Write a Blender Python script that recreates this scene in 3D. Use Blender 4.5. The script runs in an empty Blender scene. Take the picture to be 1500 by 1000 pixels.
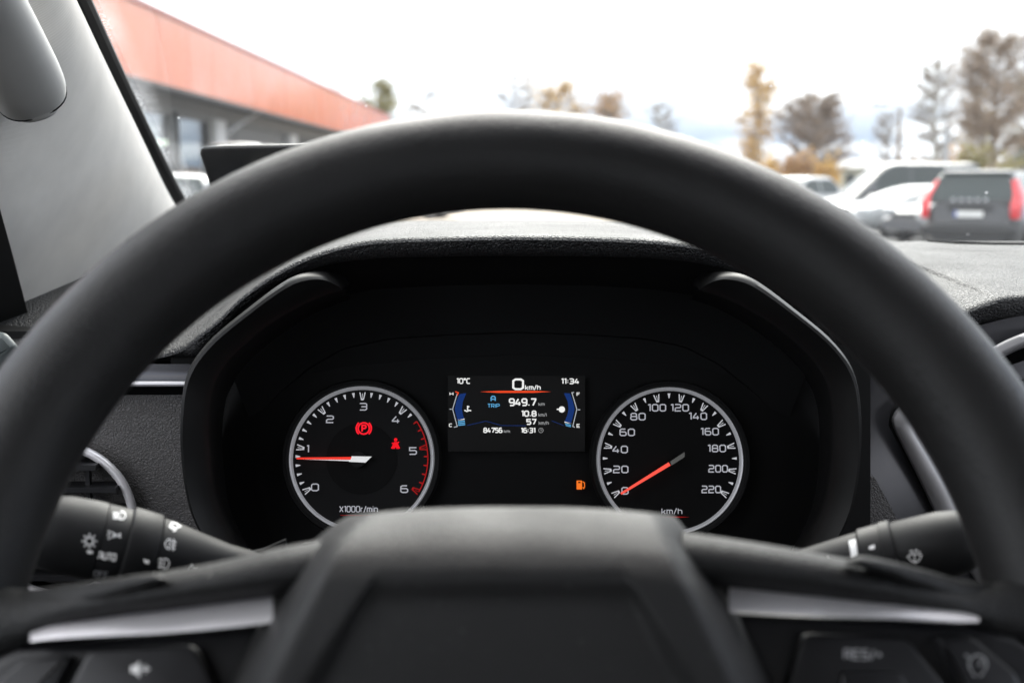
import bpy, bmesh, math, random
from mathutils import Vector, Matrix
from mathutils.bvhtree import BVHTree
R = math.radians
random.seed(7)
scene = bpy.context.scene
C = scene.collection

# ------------------------------------------------------------------ camera, sky, sun, exposure
CAM_Z = 1.40
FPX = 1750.0                       # focal length in pixels of the 1500 px wide photograph
PITCH = math.atan((500 - 266) / FPX)
cam_d = bpy.data.cameras.new('camera')
cam = bpy.data.objects.new('camera', cam_d); C.objects.link(cam)
cam.location = (0, 0, CAM_Z); cam.rotation_euler = (R(90) - PITCH, 0, 0)
cam_d.sensor_width = 36; cam_d.lens = FPX / 1500 * 36
cam_d.clip_start = 0.02; cam_d.clip_end = 3000
cam_d.dof.use_dof = True; cam_d.dof.focus_distance = 0.70; cam_d.dof.aperture_fstop = 8.5; cam_d.dof.aperture_blades = 9
scene.camera = cam
EXPO = 2.6
scene.view_settings.view_transform = 'Standard'; scene.view_settings.look = 'None'
scene.view_settings.gamma = 1; scene.view_settings.use_curve_mapping = False
scene.view_settings.exposure = EXPO
SUN_EL, SUN_AZ = R(42), R(4)      # azimuth clockwise from straight ahead (+Y)
w = bpy.data.worlds.new('World'); scene.world = w; w.use_nodes = True
nt = w.node_tree; nt.nodes.clear()
out = nt.nodes.new('ShaderNodeOutputWorld'); bg = nt.nodes.new('ShaderNodeBackground')
sky = nt.nodes.new('ShaderNodeTexSky'); sky.sky_type = 'NISHITA'; sky.sun_disc = False
sky.sun_elevation = SUN_EL; sky.sun_rotation = SUN_AZ; sky.dust_density = .3; sky.air_density = 1.0; sky.ozone_density = 3
tc = nt.nodes.new('ShaderNodeTexCoord'); mp = nt.nodes.new('ShaderNodeMapping'); mp.inputs['Scale'].default_value = (1, 1, 4)
nz = nt.nodes.new('ShaderNodeTexNoise'); nz.inputs['Scale'].default_value = 1.6; nz.inputs['Detail'].default_value = 5
cr = nt.nodes.new('ShaderNodeValToRGB'); cr.color_ramp.elements[0].position = .30; cr.color_ramp.elements[1].position = .50
mx = nt.nodes.new('ShaderNodeMix'); mx.data_type = 'RGBA'
mx.inputs['B'].default_value = (7.7, 7.8, 8.0, 1)
nt.links.new(tc.outputs['Generated'], mp.inputs['Vector']); nt.links.new(mp.outputs['Vector'], nz.inputs['Vector'])
nt.links.new(nz.outputs['Fac'], cr.inputs['Fac']); nt.links.new(cr.outputs['Color'], mx.inputs['Factor'])
wb = nt.nodes.new('ShaderNodeMix'); wb.data_type = 'RGBA'; wb.blend_type = 'MULTIPLY'; wb.inputs['Factor'].default_value = 1; wb.inputs['B'].default_value = (.80, .93, 1.12, 1)
nt.links.new(sky.outputs['Color'], wb.inputs['A']); nt.links.new(wb.outputs['Result'], mx.inputs['A']); # a low bank of grey-blue cloud all round the horizon, thinning out upwards
sx = nt.nodes.new('ShaderNodeSeparateXYZ'); nt.links.new(tc.outputs['Generated'], sx.inputs[0])
e1 = nt.nodes.new('ShaderNodeMapRange'); e1.interpolation_type = 'SMOOTHSTEP'; e1.inputs['From Min'].default_value = .0; e1.inputs['From Max'].default_value = .15; e1.inputs['To Min'].default_value = 1; e1.inputs['To Max'].default_value = 0
nt.links.new(sx.outputs['Z'], e1.inputs['Value'])
mp2 = nt.nodes.new('ShaderNodeMapping'); mp2.inputs['Scale'].default_value = (1, 1, 5); mp2.inputs['Location'].default_value = (3.1, 1.7, .4); nt.links.new(tc.outputs['Generated'], mp2.inputs['Vector'])
nz2 = nt.nodes.new('ShaderNodeTexNoise'); nz2.inputs['Scale'].default_value = 4.5; nz2.inputs['Detail'].default_value = 6; nt.links.new(mp2.outputs['Vector'], nz2.inputs['Vector'])
e2 = nt.nodes.new('ShaderNodeMapRange'); e2.interpolation_type = 'SMOOTHSTEP'; e2.inputs['From Min'].default_value = .34; e2.inputs['From Max'].default_value = .54; nt.links.new(nz2.outputs['Fac'], e2.inputs['Value'])
e3 = nt.nodes.new('ShaderNodeMath'); e3.operation = 'MULTIPLY'; nt.links.new(e1.outputs['Result'], e3.inputs[0]); nt.links.new(e2.outputs['Result'], e3.inputs[1])
mx2 = nt.nodes.new('ShaderNodeMix'); mx2.data_type = 'RGBA'; mx2.inputs['B'].default_value = (1.25, 1.65, 2.3, 1)
nt.links.new(e3.outputs[0], mx2.inputs['Factor']); nt.links.new(mx.outputs['Result'], mx2.inputs['A']); nt.links.new(mx2.outputs['Result'], bg.inputs['Color'])
bg.inputs['Strength'].default_value = 0.06
nt.links.new(bg.outputs['Background'], out.inputs['Surface'])
sun_d = bpy.data.lights.new('sun', 'SUN'); sun_d.energy = 1.2; sun_d.angle = R(45); sun_d.color = (1, .95, .88)
sun = bpy.data.objects.new('sun', sun_d); C.objects.link(sun)
_sd = Vector((math.sin(SUN_AZ) * math.cos(SUN_EL), math.cos(SUN_AZ) * math.cos(SUN_EL), math.sin(SUN_EL)))
sun.rotation_euler = _sd.to_track_quat('Z', 'Y').to_euler(); sun.location = (30, 10, 40)
scene.cycles.max_bounces = 8; scene.cycles.transparent_max_bounces = 24
scene.cycles.caustics_reflective = False; scene.cycles.caustics_refractive = False

# ------------------------------------------------------------------ helpers
FW = Vector((0, math.cos(PITCH), -math.sin(PITCH))); UP = Vector((0, math.sin(PITCH), math.cos(PITCH)))
EYE = Vector((0, 0, CAM_Z))
def ray(px, py): return FW + Vector((1, 0, 0)) * ((px - 750) / FPX) + UP * ((500 - py) / FPX)
def P(px, py, Y):                              # a point on a pixel's sight line at depth Y
    d = ray(px, py); return EYE + d * (Y / d.y)
def PZ(px, py, z):                             # ... at height z
    d = ray(px, py); return EYE + d * ((z - CAM_Z) / d.z)
def PX(px, py, x):
    d = ray(px, py); return EYE + d * (x / d.x)
def on_plane(px, py, o, n):
    d = ray(px, py); return EYE + d * ((o - EYE).dot(n) / d.dot(n))
def spline(pts, n):                            # Catmull-Rom through points of any dimension
    pts = [Vector(p) for p in pts]; m = len(pts); outp = []
    for k in range(n):
        t = k / (n - 1) * (m - 1); i = min(int(t), m - 2); u = t - i
        p1, p2 = pts[i], pts[i + 1]
        p0 = pts[i - 1] if i > 0 else p1 * 2 - p2
        p3 = pts[i + 2] if i + 2 < m else p2 * 2 - p1
        outp.append(.5 * ((2 * p1) + (p2 - p0) * u + (2 * p0 - 5 * p1 + 4 * p2 - p3) * u * u + (3 * p1 - p0 - 3 * p2 + p3) * u ** 3))
    return outp
def sstep(a, b, x):
    t = max(0, min(1, (x - a) / (b - a))); return t * t * (3 - 2 * t)
def lerp(a, b, t): return a + (b - a) * t
def interp(x, xs, ys):
    if x <= xs[0]: return ys[0]
    for i in range(len(xs) - 1):
        if x <= xs[i + 1]: return lerp(ys[i], ys[i + 1], (x - xs[i]) / (xs[i + 1] - xs[i]))
    return ys[-1]

class MB:                                      # collects geometry in world coordinates
    def __init__(s): s.v = []; s.f = []
    def add(s, v, f):
        b = len(s.v); s.v += [Vector(q) for q in v]; s.f += [[i + b for i in q] for q in f]; return s
    def loft(s, rows, cu=False, cv=False, cap=False):
        n = len(rows[0]); m = len(rows); v = [q for r in rows for q in r]; f = []
        for i in range(m if cv else m - 1):
            for j in range(n if cu else n - 1):
                i2 = (i + 1) % m; j2 = (j + 1) % n
                f.append([i * n + j, i * n + j2, i2 * n + j2, i2 * n + j])
        if cap: f.append(list(range(n))[::-1]); f.append([(m - 1) * n + k for k in range(n)])
        return s.add(v, f)
    def box(s, a, b):
        x0, y0, z0 = a; x1, y1, z1 = b
        return s.add([(x0, y0, z0), (x1, y0, z0), (x1, y1, z0), (x0, y1, z0), (x0, y0, z1), (x1, y0, z1), (x1, y1, z1), (x0, y1, z1)],
                     [[0, 3, 2, 1], [4, 5, 6, 7], [0, 1, 5, 4], [1, 2, 6, 5], [2, 3, 7, 6], [3, 0, 4, 7]])
    def tube(s, pts, rad, n=12, closed=False, cap=True, sq=1.0, ref=None):
        pts = [Vector(p) for p in pts]; m = len(pts); rows = []
        rad = rad if isinstance(rad, (list, tuple)) else [rad] * m
        up = Vector(ref) if ref else None
        for i, p in enumerate(pts):
            a = pts[(i - 1) % m] if closed or i > 0 else p; b = pts[(i + 1) % m] if closed or i < m - 1 else p
            t = (b - a).normalized()
            if up is None: up = Vector((0, 0, 1)) if abs(t.z) < .9 else Vector((0, 1, 0))
            x = t.cross(up).normalized(); y = x.cross(t).normalized()
            if not ref: up = y
            rows.append([p + (x * math.cos(q) + y * math.sin(q) * sq) * rad[i] for q in [2 * math.pi * k / n for k in range(n)]])
        return s.loft(rows, cu=True, cv=closed, cap=cap and not closed)
    def prism(s, front, off):                  # polygon and its offset copy, closed sides
        n = len(front); front = [Vector(q) for q in front]; back = [q + off for q in front]
        f = [list(range(n)), [n + k for k in range(n)][::-1]] + [[k, n + k, n + (k + 1) % n, (k + 1) % n] for k in range(n)]
        return s.add(front + back, f)
    def plate(s, pts, nrm, th, bev):           # rounded-edge plate: rim, chamfer, face, facing nrm
        pts = [Vector(q) for q in pts]; n = len(pts); c = sum(pts, Vector()) / n; nrm = nrm.normalized()
        def inset(d):
            o = []
            for k in range(n):
                a, p, b = pts[k - 1], pts[k], pts[(k + 1) % n]
                e1 = (p - a).normalized(); e2 = (b - p).normalized()
                n1 = e1.cross(nrm); n2 = e2.cross(nrm)
                if n1.dot(c - p) < 0 and n2.dot(c - p) < 0: n1, n2 = -n1, -n2
                mm = (n1 + n2); mm = mm / max(.25, mm.dot(n1)) if mm.length > 1e-6 else n1
                o.append(p + mm * d)
            return o
        rows = [[q - nrm * th for q in pts], [q - nrm * bev for q in pts]]
        for k in (1, 2, 3):
            a = math.pi / 2 * k / 3
            rows.append([q - nrm * bev * (1 - math.sin(a)) for q in inset(bev * (1 - math.cos(a)))])
        return s.loft(rows, cu=True, cap=True)

BVH = {}
def origin_of(par):
    o = Vector()
    while par is not None: o += Vector(par.get('_o', (0, 0, 0))) if '_o' in par else Vector(); par = par.parent
    return o
ORG = {}
def obj(name, mb, mat, parent=None, smooth=35, bvh=None, label=None, kind=None, loc=None, hard=False):
    """link collected geometry as ONE mesh object; a top-level mesh gets its origin at loc"""
    o0 = ORG.get(parent.name, Vector()) if parent else Vector(loc or (0, 0, 0))
    me = bpy.data.meshes.new(name)
    me.from_pydata([q - o0 for q in mb.v], [], mb.f); me.validate()
    bm = bmesh.new(); bm.from_mesh(me); bmesh.ops.recalc_face_normals(bm, faces=bm.faces); bm.to_mesh(me); bm.free()
    if smooth:
        me.polygons.foreach_set('use_smooth', [True] * len(me.polygons)); me.set_sharp_from_angle(angle=R(smooth))
    o = bpy.data.objects.new(name, me); C.objects.link(o)
    if isinstance(mat, (list, tuple)):
        for m_ in mat: me.materials.append(m_)
    else: me.materials.append(mat)
    if parent: o.parent = parent
    else: o.location = o0
    ORG[o.name] = o0
    if label: o['label'] = label
    if kind: o['kind'] = kind
    if bvh: BVH[bvh] = BVHTree.FromPolygons(mb.v, mb.f)
    return o
def thing(name, label, cat, loc=(0, 0, 0), group=None):
    o = bpy.data.objects.new(name, None); C.objects.link(o); o.location = loc; o.empty_display_size = .05
    o['label'] = label; o['category'] = cat
    if group: o['group'] = group
    ORG[o.name] = Vector(loc); return o
def tag(o, label, cat, group=None):
    o['label'] = label; o['category'] = cat
    if group: o['group'] = group
    return o

# ------------------------------------------------------------------ materials
def mat(name, col, rough=.5, metal=0, spec=.5, bump=None, emit=None, var=None, coat=0):
    """bump = (kind, scale, strength, distance); var = (scale, amount); emit = (rgb, displayed level)"""
    m = bpy.data.materials.new(name); m.use_nodes = True; t = m.node_tree; b = t.nodes['Principled BSDF']
    b.inputs['Base Color'].default_value = (*col, 1); b.inputs['Roughness'].default_value = rough
    b.inputs['Metallic'].default_value = metal; b.inputs['Specular IOR Level'].default_value = spec
    if coat: b.inputs['Coat Weight'].default_value = coat; b.inputs['Coat Roughness'].default_value = .05
    if emit:
        b.inputs['Emission Color'].default_value = (*emit[0], 1); b.inputs['Emission Strength'].default_value = emit[1] / 2 ** EXPO
    tcn = None
    if bump or var: tcn = t.nodes.new('ShaderNodeTexCoord')
    if bump:
        kind, sc, st, dist = bump
        if kind == 'grain':                    # leather cells plus fine noise
            vz = t.nodes.new('ShaderNodeTexVoronoi'); vz.feature = 'DISTANCE_TO_EDGE'; vz.inputs['Scale'].default_value = sc
            no = t.nodes.new('ShaderNodeTexNoise'); no.inputs['Scale'].default_value = sc * .8; no.inputs['Detail'].default_value = 2
            wv = t.nodes.new('ShaderNodeVectorMath'); wv.operation = 'MULTIPLY_ADD'
            wv.inputs[1].default_value = (.9 / sc,) * 3
            t.links.new(tcn.outputs['Object'], no.inputs['Vector']); t.links.new(no.outputs['Color'], wv.inputs[0]); t.links.new(tcn.outputs['Object'], wv.inputs[2])
            t.links.new(wv.outputs[0], vz.inputs['Vector'])
            rm = t.nodes.new('ShaderNodeMapRange'); rm.inputs['From Max'].default_value = .25; rm.interpolation_type = 'SMOOTHSTEP'
            t.links.new(vz.outputs['Distance'], rm.inputs['Value']); h = rm.outputs['Result']
        elif kind == 'ribs':
            wvn = t.nodes.new('ShaderNodeTexWave'); wvn.inputs['Scale'].default_value = sc; wvn.bands_direction = 'Z'; wvn.inputs['Distortion'].default_value = .6; wvn.inputs['Detail'].default_value = 1
            t.links.new(tcn.outputs['Object'], wvn.inputs['Vector']); h = wvn.outputs['Fac']
        else:
            no = t.nodes.new('ShaderNodeTexNoise'); no.inputs['Scale'].default_value = sc; no.inputs['Detail'].default_value = 3
            t.links.new(tcn.outputs['Object'], no.inputs['Vector']); h = no.outputs['Fac']
        bp = t.nodes.new('ShaderNodeBump'); bp.inputs['Strength'].default_value = st; bp.inputs['Distance'].default_value = dist
        t.links.new(h, bp.inputs['Height']); t.links.new(bp.outputs['Normal'], b.inputs['Normal'])
    if var:
        no = t.nodes.new('ShaderNodeTexNoise'); no.inputs['Scale'].default_value = var[0]; no.inputs['Detail'].default_value = 5
        t.links.new(tcn.outputs['Object'], no.inputs['Vector'])
        mr = t.nodes.new('ShaderNodeMapRange'); mr.inputs['From Min'].default_value = .3; mr.inputs['From Max'].default_value = .7
        mr.inputs['To Min'].default_value = 1 - var[1]; mr.inputs['To Max'].default_value = 1 + var[1]
        t.links.new(no.outputs['Fac'], mr.inputs['Value'])
        ml = t.nodes.new('ShaderNodeMix'); ml.data_type = 'RGBA'; ml.blend_type = 'MULTIPLY'; ml.inputs['Factor'].default_value = 1
        ml.inputs['A'].default_value = (*col, 1); t.links.new(mr.outputs['Result'], ml.inputs['B']); t.links.new(ml.outputs['Result'], b.inputs['Base Color'])
        mr2 = t.nodes.new('ShaderNodeMapRange'); mr2.inputs['From Min'].default_value = .3; mr2.inputs['From Max'].default_value = .7
        mr2.inputs['To Min'].default_value = max(.02, rough - .06); mr2.inputs['To Max'].default_value = min(1, rough + .06)
        t.links.new(no.outputs['Fac'], mr2.inputs['Value']); t.links.new(mr2.outputs['Result'], b.inputs['Roughness'])
    return m
def dusty(m, scale, thresh, col=(.35, .34, .32), up=True):
    """lint and dust specks lying on a surface: pale spots where a noise peaks"""
    t = m.node_tree; b = t.nodes['Principled BSDF']; tcn = t.nodes.new('ShaderNodeTexCoord')
    v = t.nodes.new('ShaderNodeTexVoronoi'); v.inputs['Scale'].default_value = scale; v.inputs['Randomness'].default_value = 1
    t.links.new(tcn.outputs['Object'], v.inputs['Vector'])
    no = t.nodes.new('ShaderNodeTexNoise'); no.inputs['Scale'].default_value = scale * .35; no.inputs['Detail'].default_value = 3
    t.links.new(tcn.outputs['Object'], no.inputs['Vector'])
    sz = t.nodes.new('ShaderNodeMapRange'); sz.inputs['From Min'].default_value = .5; sz.inputs['From Max'].default_value = .75; sz.inputs['To Min'].default_value = 0; sz.inputs['To Max'].default_value = thresh
    t.links.new(no.outputs['Fac'], sz.inputs['Value'])
    lt = t.nodes.new('ShaderNodeMath'); lt.operation = 'LESS_THAN'
    t.links.new(v.outputs['Distance'], lt.inputs[0]); t.links.new(sz.outputs['Result'], lt.inputs[1])
    mxn = t.nodes.new('ShaderNodeMix'); mxn.data_type = 'RGBA'; mxn.inputs['B'].default_value = (*col, 1)
    src = b.inputs['Base Color'].links[0].from_socket if b.inputs['Base Color'].links else None
    if src: t.links.new(src, mxn.inputs['A'])
    else: mxn.inputs['A'].default_value = b.inputs['Base Color'].default_value
    t.links.new(lt.outputs[0], mxn.inputs['Factor']); t.links.new(mxn.outputs['Result'], b.inputs['Base Color'])
    return m
M = {}
M['rim'] = dusty(mat('wheel_polyurethane', (.0135, .0130, .0130), .46, spec=.45, bump=('grain', 620, .24, .0005), var=(25, .15)), 900, .10, (.10, .10, .10))
M['hub'] = dusty(mat('hub_soft_plastic', (.0160, .0158, .0160), .50, spec=.40, bump=('grain', 900, .3, .0005), var=(40, .12)), 800, .22, (.16, .16, .15))
M['spoke'] = mat('spoke_leather', (.011, .011, .0113), .50, spec=.36, bump=('grain', 520, .35, .0006), var=(30, .12))
M['pad'] = mat('dash_pad_skin', (.030, .030, .032), .58, spec=.55, bump=('grain', 400, .9, .0012), var=(18, .10))
M['padpanel'] = dusty(mat('dash_panel_leather', (.070, .066, .066), .46, spec=.5, bump=('grain', 560, .55, .0008), var=(20, .12)), 500, .09, (.16, .16, .16))
M['black'] = dusty(mat('matt_black_plastic', (.0075, .0075, .008), .55, spec=.25, bump=('noise', 1500, .1, .0003), var=(30, .15)), 420, .075, (.09, .09, .09))
M['visor'] = mat('visor_flock_black', (.0060, .0060, .0063), .7, spec=.2, var=(30, .15))
M['band'] = dusty(mat('satin_black_frame', (.007, .0068, .0068), .44, spec=.30, bump=('noise', 1800, .12, .0002), var=(20, .15)), 420, .075, (.09, .09, .09))
M['gloss'] = mat('graphite_gloss_trim', (.085, .085, .095), .20, metal=.4, spec=.5, bump=('noise', 2600, .05, .0001))
M['piano'] = mat('piano_black', (.006, .006, .007), .12)
M['silver'] = mat('satin_silver_paint', (.80, .78, .80), .34, metal=.35, bump=('noise', 4000, .05, .0001), var=(30, .05))
M['darksilver'] = mat('dark_satin_silver', (.42, .41, .42), .40, metal=.35, bump=('noise', 3500, .1, .0001), var=(30, .08))
M['face'] = mat('dial_face_black', (.0040, .0040, .0042), .6, spec=.15)
M['face2'] = mat('dial_face_charcoal', (.0115, .0115, .0120), .6, spec=.15)
M['cavity'] = mat('vent_cavity_black', (.004, .004, .004), .8, spec=.1)
M['stalk'] = dusty(mat('stalk_plastic', (.013, .013, .0135), .58, spec=.30, bump=('noise', 2200, .16, .0002), var=(45, .15)), 600, .10, (.15, .15, .15))
M['button'] = mat('switch_satin_black', (.014, .014, .016), .38, spec=.5, bump=('noise', 2600, .08, .0002), var=(40, .12))
M['pillar'] = mat('pillar_woven_fabric', (.72, .69, .65), .9, spec=.15, bump=('ribs', 420, .25, .0005), var=(35, .05))
M['handle'] = mat('grab_handle_plastic', (.56, .55, .53), .45, spec=.4, bump=('noise', 1500, .1, .0002), var=(20, .05))
M['seal'] = mat('rubber_seal', (.006, .006, .006), .6, spec=.3)
M['headliner'] = mat('headliner_fabric', (.42, .41, .40), .95, spec=.1, bump=('noise', 900, .2, .0006))
M['doortrim'] = mat('door_trim_black', (.012, .012, .012), .55, bump=('grain', 500, .4, .0006))
M['doorgrey'] = mat('door_cap_grey', (.10, .115, .115), .45)
M['carpet'] = mat('cabin_carpet', (.02, .02, .02), .95, spec=.05)
M['print'] = mat('white_glow_print', (.75, .75, .75), .5, emit=((1, 1, 1), .22))  # plain print, given a slight glow so the marks look brighter
M['printdim'] = mat('grey_print', (.42, .42, .43), .5)
def emit(name, rgb, lv): return mat(name, tuple(c * .3 for c in rgb), .5, spec=.1, emit=(rgb, lv))
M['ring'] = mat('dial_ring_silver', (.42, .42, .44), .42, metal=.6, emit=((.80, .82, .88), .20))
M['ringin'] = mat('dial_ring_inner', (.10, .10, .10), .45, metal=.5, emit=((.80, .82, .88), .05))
M['tick'] = emit('backlit_tick', (.93, .94, 1.0), .46); M['num'] = emit('backlit_numeral', (.90, .91, 1.0), .36)
M['tickred'] = emit('backlit_red_tick', (1, .03, .03), .22)
M['needle'] = emit('needle_red', (1.0, .05, .03), .85); M['needlehot'] = emit('needle_red_light', (1.0, .10, .07), .95)
M['needlewhite'] = mat('needle_white', (.8, .8, .8), .5, emit=((1, 1, 1), .50)); M['needlegrey'] = mat('needle_grey', (.10, .10, .095), .5, emit=((1, 1, .95), .05))
M['warn'] = emit('warning_red', (1, .015, .03), .95); M['warnbelt'] = emit('warning_belt_red', (1, .01, .02), .80); M['orange'] = emit('warning_amber', (1, .20, .02), .85)
M['white'] = emit('screen_white', (.95, .95, .93), .85); M['dim'] = emit('screen_grey', (.9, .9, .9), .22); M['blue'] = emit('screen_blue', (.03, .25, .62), .7)
M['lblue'] = emit('screen_light_blue', (.12, .42, .72), .8); M['dblue'] = emit('screen_deep_blue', (.012, .05, .24), .55); M['line'] = emit('screen_red_line', (1, .08, .02), .80)
M['bracket'] = emit('screen_bracket', (.8, .85, .9), .45); M['screen'] = mat('screen_glass_black', (.004, .004, .0042), .35, spec=.2, emit=((1, 1, 1.0), .0020))
M['faintred'] = emit('dial_red_line', (1, .03, .03), .12)

# ------------------------------------------------------------------ stroke lettering
c_ = .9
GL = {
 '0': (4, [[(0, c_), (0, 6 - c_), (c_, 6), (4 - c_, 6), (4, 6 - c_), (4, c_), (4 - c_, 0), (c_, 0), (0, c_)]]),
 '1': (1.5, [[(0, 5.4), (.7, 6), (1.4, 6), (1.4, 0)]]),
 '2': (4, [[(0, 6), (3.2, 6), (4, 5.2), (4, 3.7), (3.3, 3), (.8, 3), (0, 2.2), (0, 0), (4, 0)]]),
 '3': (4, [[(0, 6), (3.2, 6), (4, 5.2), (4, 3.6), (3.5, 3), (4, 2.4), (4, .8), (3.2, 0), (0, 0)], [(.9, 3), (3.4, 3)]]),
 '4': (4, [[(2.2, 6), (0, 2.2), (0, 1.6), (4, 1.6)], [(3, 3.4), (3, 0)]]),
 '5': (4, [[(4, 6), (0, 6), (0, 3.4), (3.2, 3.4), (4, 2.6), (4, .8), (3.2, 0), (0, 0)]]),
 '6': (4, [[(3.6, 6), (.9, 6), (0, 5.1), (0, .9), (.8, 0), (3.2, 0), (4, .8), (4, 2.6), (3.2, 3.4), (.1, 3.4)]]),
 '7': (4, [[(0, 6), (4, 6), (4, 5.2), (1.7, 0)]]),
 '8': (4, [[(.8, 0), (0, .8), (0, 2.4), (.6, 3.1), (.2, 3.7), (.2, 5.2), (1, 6), (3, 6), (3.8, 5.2), (3.8, 3.7), (3.4, 3.1), (4, 2.4), (4, .8), (3.2, 0), (.8, 0)], [(.7, 3.1), (3.3, 3.1)]]),
 '9': (4, [[(.4, 0), (3.1, 0), (4, .9), (4, 5.1), (3.2, 6), (.8, 6), (0, 5.2), (0, 3.4), (.8, 2.6), (3.9, 2.6)]]),
 ':': (.8, [[(.4, 1.2), (.4, 2.0)], [(.4, 3.8), (.4, 4.6)]]), '.': (.8, [[(.4, 0), (.4, .8)]]),
 '/': (2.4, [[(0, -.4), (2.4, 6.2)]]), '+': (3, [[(0, 3), (3, 3)], [(1.5, 1.5), (1.5, 2.7)], [(1.5, 3.3), (1.5, 4.5)]]),
 'X': (4, [[(0, 0), (4, 6)], [(0, 6), (1.75, 3.4)], [(2.25, 2.6), (4, 0)]]), 'r': (2, [[(0, 0), (0, 3.6), (.6, 4.2), (2, 4.2)]]),
 'm': (5, [[(0, 0), (0, 4.2), (4.2, 4.2), (5, 3.4), (5, 0)], [(2.5, 3.8), (2.5, 0)]]), 'i': (.6, [[(.3, 0), (.3, 4.2)], [(.3, 5.2), (.3, 6)]]),
 'n': (3.4, [[(0, 0), (0, 4.2), (2.6, 4.2), (3.4, 3.4), (3.4, 0)]]), 'k': (3.2, [[(0, 0), (0, 6)], [(.5, 2.1), (1.3, 2.1), (3.1, 4.2)], [(1.6, 2.0), (3.2, 0)]]),
 'h': (3.4, [[(0, 0), (0, 6)], [(.4, 4.2), (2.6, 4.2), (3.4, 3.4), (3.4, 0)]]), 'l': (.6, [[(.3, 0), (.3, 6)]]),
 'o': (1.6, [[(0, 4.6), (0, 6), (1.4, 6), (1.4, 4.6), (0, 4.6)]]), 'C': (3.6, [[(3.6, 6), (.9, 6), (0, 5.1), (0, .9), (.9, 0), (3.6, 0)]]),
 'H': (4, [[(0, 0), (0, 6)], [(4, 0), (4, 6)], [(.4, 3), (3.6, 3)]]), 'F': (3.6, [[(3.6, 6), (0, 6), (0, 0)], [(.5, 3.1), (3, 3.1)]]),
 'E': (3.6, [[(3.6, 6), (0, 6), (0, 0), (3.6, 0)], [(.5, 3), (3.1, 3)]]), 'A': (4, [[(0, 0), (0, 4.6), (1.4, 6), (2.6, 6), (4, 4.6), (4, 0)], [(.5, 2.2), (3.5, 2.2)]]),
 'T': (4, [[(0, 6), (4, 6)], [(2, 5.5), (2, 0)]]), 'R': (4, [[(0, 0), (0, 6), (3.2, 6), (4, 5.2), (4, 3.4), (3.2, 2.6), (.5, 2.6)], [(2.4, 2.2), (4, 0)]]),
 'I': (.8, [[(.4, 0), (.4, 6)]]), 'P': (4, [[(0, 0), (0, 6), (3.2, 6), (4, 5.2), (4, 3.4), (3.2, 2.6), (.5, 2.6)]]),
 'U': (4, [[(0, 6), (0, .9), (.9, 0), (3.1, 0), (4, .9), (4, 6)]]), 'O': None, 'S': None, ' ': (1.6, []),
}
GL['O'] = GL['0']; GL['S'] = (4, [[(4, 6), (.8, 6), (0, 5.2), (0, 3.8), (.8, 3.1), (3.2, 2.9), (4, 2.2), (4, .8), (3.2, 0), (0, 0)]])
def text_lines(s, w, h, gap=1.5):
    """polylines of a string scaled to width w (or None) and height h, centred on the origin"""
    x = 0; L = []
    for ch in s:
        gw, pl = GL[ch]
        for q in pl: L.append([(x + a, b) for a, b in q])
        x += gw + gap
    tot = x - gap; sx = (w / tot) if w else h / 6
    return [[((a - tot / 2) * sx, (b - 3) * h / 6) for a, b in q] for q in L]
def stroke(pl, wd):
    """mitred quads along a 2D polyline"""
    p = [Vector((a, b)) for a, b in pl]; closed = (p[0] - p[-1]).length < 1e-9
    if closed: p = p[:-1]
    n = len(p); L = []; Rr = []
    for i in range(n):
        a = p[i - 1] if (closed or i > 0) else None; b = p[(i + 1) % n] if (closed or i < n - 1) else None
        d1 = (p[i] - a).normalized() if a is not None else None; d2 = (b - p[i]).normalized() if b is not None else None
        d1 = d1 or d2; d2 = d2 or d1
        n1 = Vector((-d1.y, d1.x)); n2 = Vector((-d2.y, d2.x)); m_ = n1 + n2
        m_ = m_ / max(.45, m_.dot(n1)) if m_.length > 1e-6 else n1
        L.append(p[i] + m_ * wd / 2); Rr.append(p[i] - m_ * wd / 2)
    v = L + Rr; f = [[i, (i + 1) % n, n + (i + 1) % n, n + i] for i in range(n if closed else n - 1)]
    return v, f
def strokes_on(mapf, lines, wd, polys=()):
    """lines and filled polygons in 2D, laid on a surface by mapf(x, y, lift)"""
    mb = MB(); k = 0
    for pl in lines:
        v, f = stroke(pl, wd); mb.add([mapf(q.x, q.y, k * 2e-5) for q in v], f); k += 1
    for pg in polys:
        if len(pg) == 4:                       # quads are subdivided so that they follow a curved surface
            a, b, c, d = [Vector(q) for q in pg]; N = 6; vv = []
            for i in range(N + 1):
                for j in range(N + 1):
                    q = a.lerp(b, i / N).lerp(d.lerp(c, i / N), j / N); vv.append(mapf(q.x, q.y, k * 2e-5))
            mb.add(vv, [[i * (N + 1) + j, (i + 1) * (N + 1) + j, (i + 1) * (N + 1) + j + 1, i * (N + 1) + j + 1] for i in range(N) for j in range(N)]); k += 1
            continue
        mb.add([mapf(a, b, k * 2e-5) for a, b in pg], [list(range(len(pg)))]); k += 1
    return mb
def circ(x, y, r, n=20, a0=0, a1=360):
    return [(x + r * math.cos(R(a0 + (a1 - a0) * k / n)), y + r * math.sin(R(a0 + (a1 - a0) * k / n))) for k in range(n + 1)]
def decal(name, parent, key, lines, wd, material, polys=(), lift=.0002):
    """printed mark given in picture pixels, laid onto the surface it is printed on"""
    tree = BVH[key]
    def mp_(x, y, l):
        d = ray(x, y).normalized(); h = tree.ray_cast(EYE, d)
        if h[0] is None:
            h = tree.find_nearest(EYE + d * .45)
        n = h[1] if h[1].dot(d) < 0 else -h[1]
        return h[0] + n * (lift + l)
    flip = [[(a, b) for a, b in q] for q in lines]
    return obj(name, strokes_on(mp_, flip, wd, polys), material, parent, smooth=0)
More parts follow.
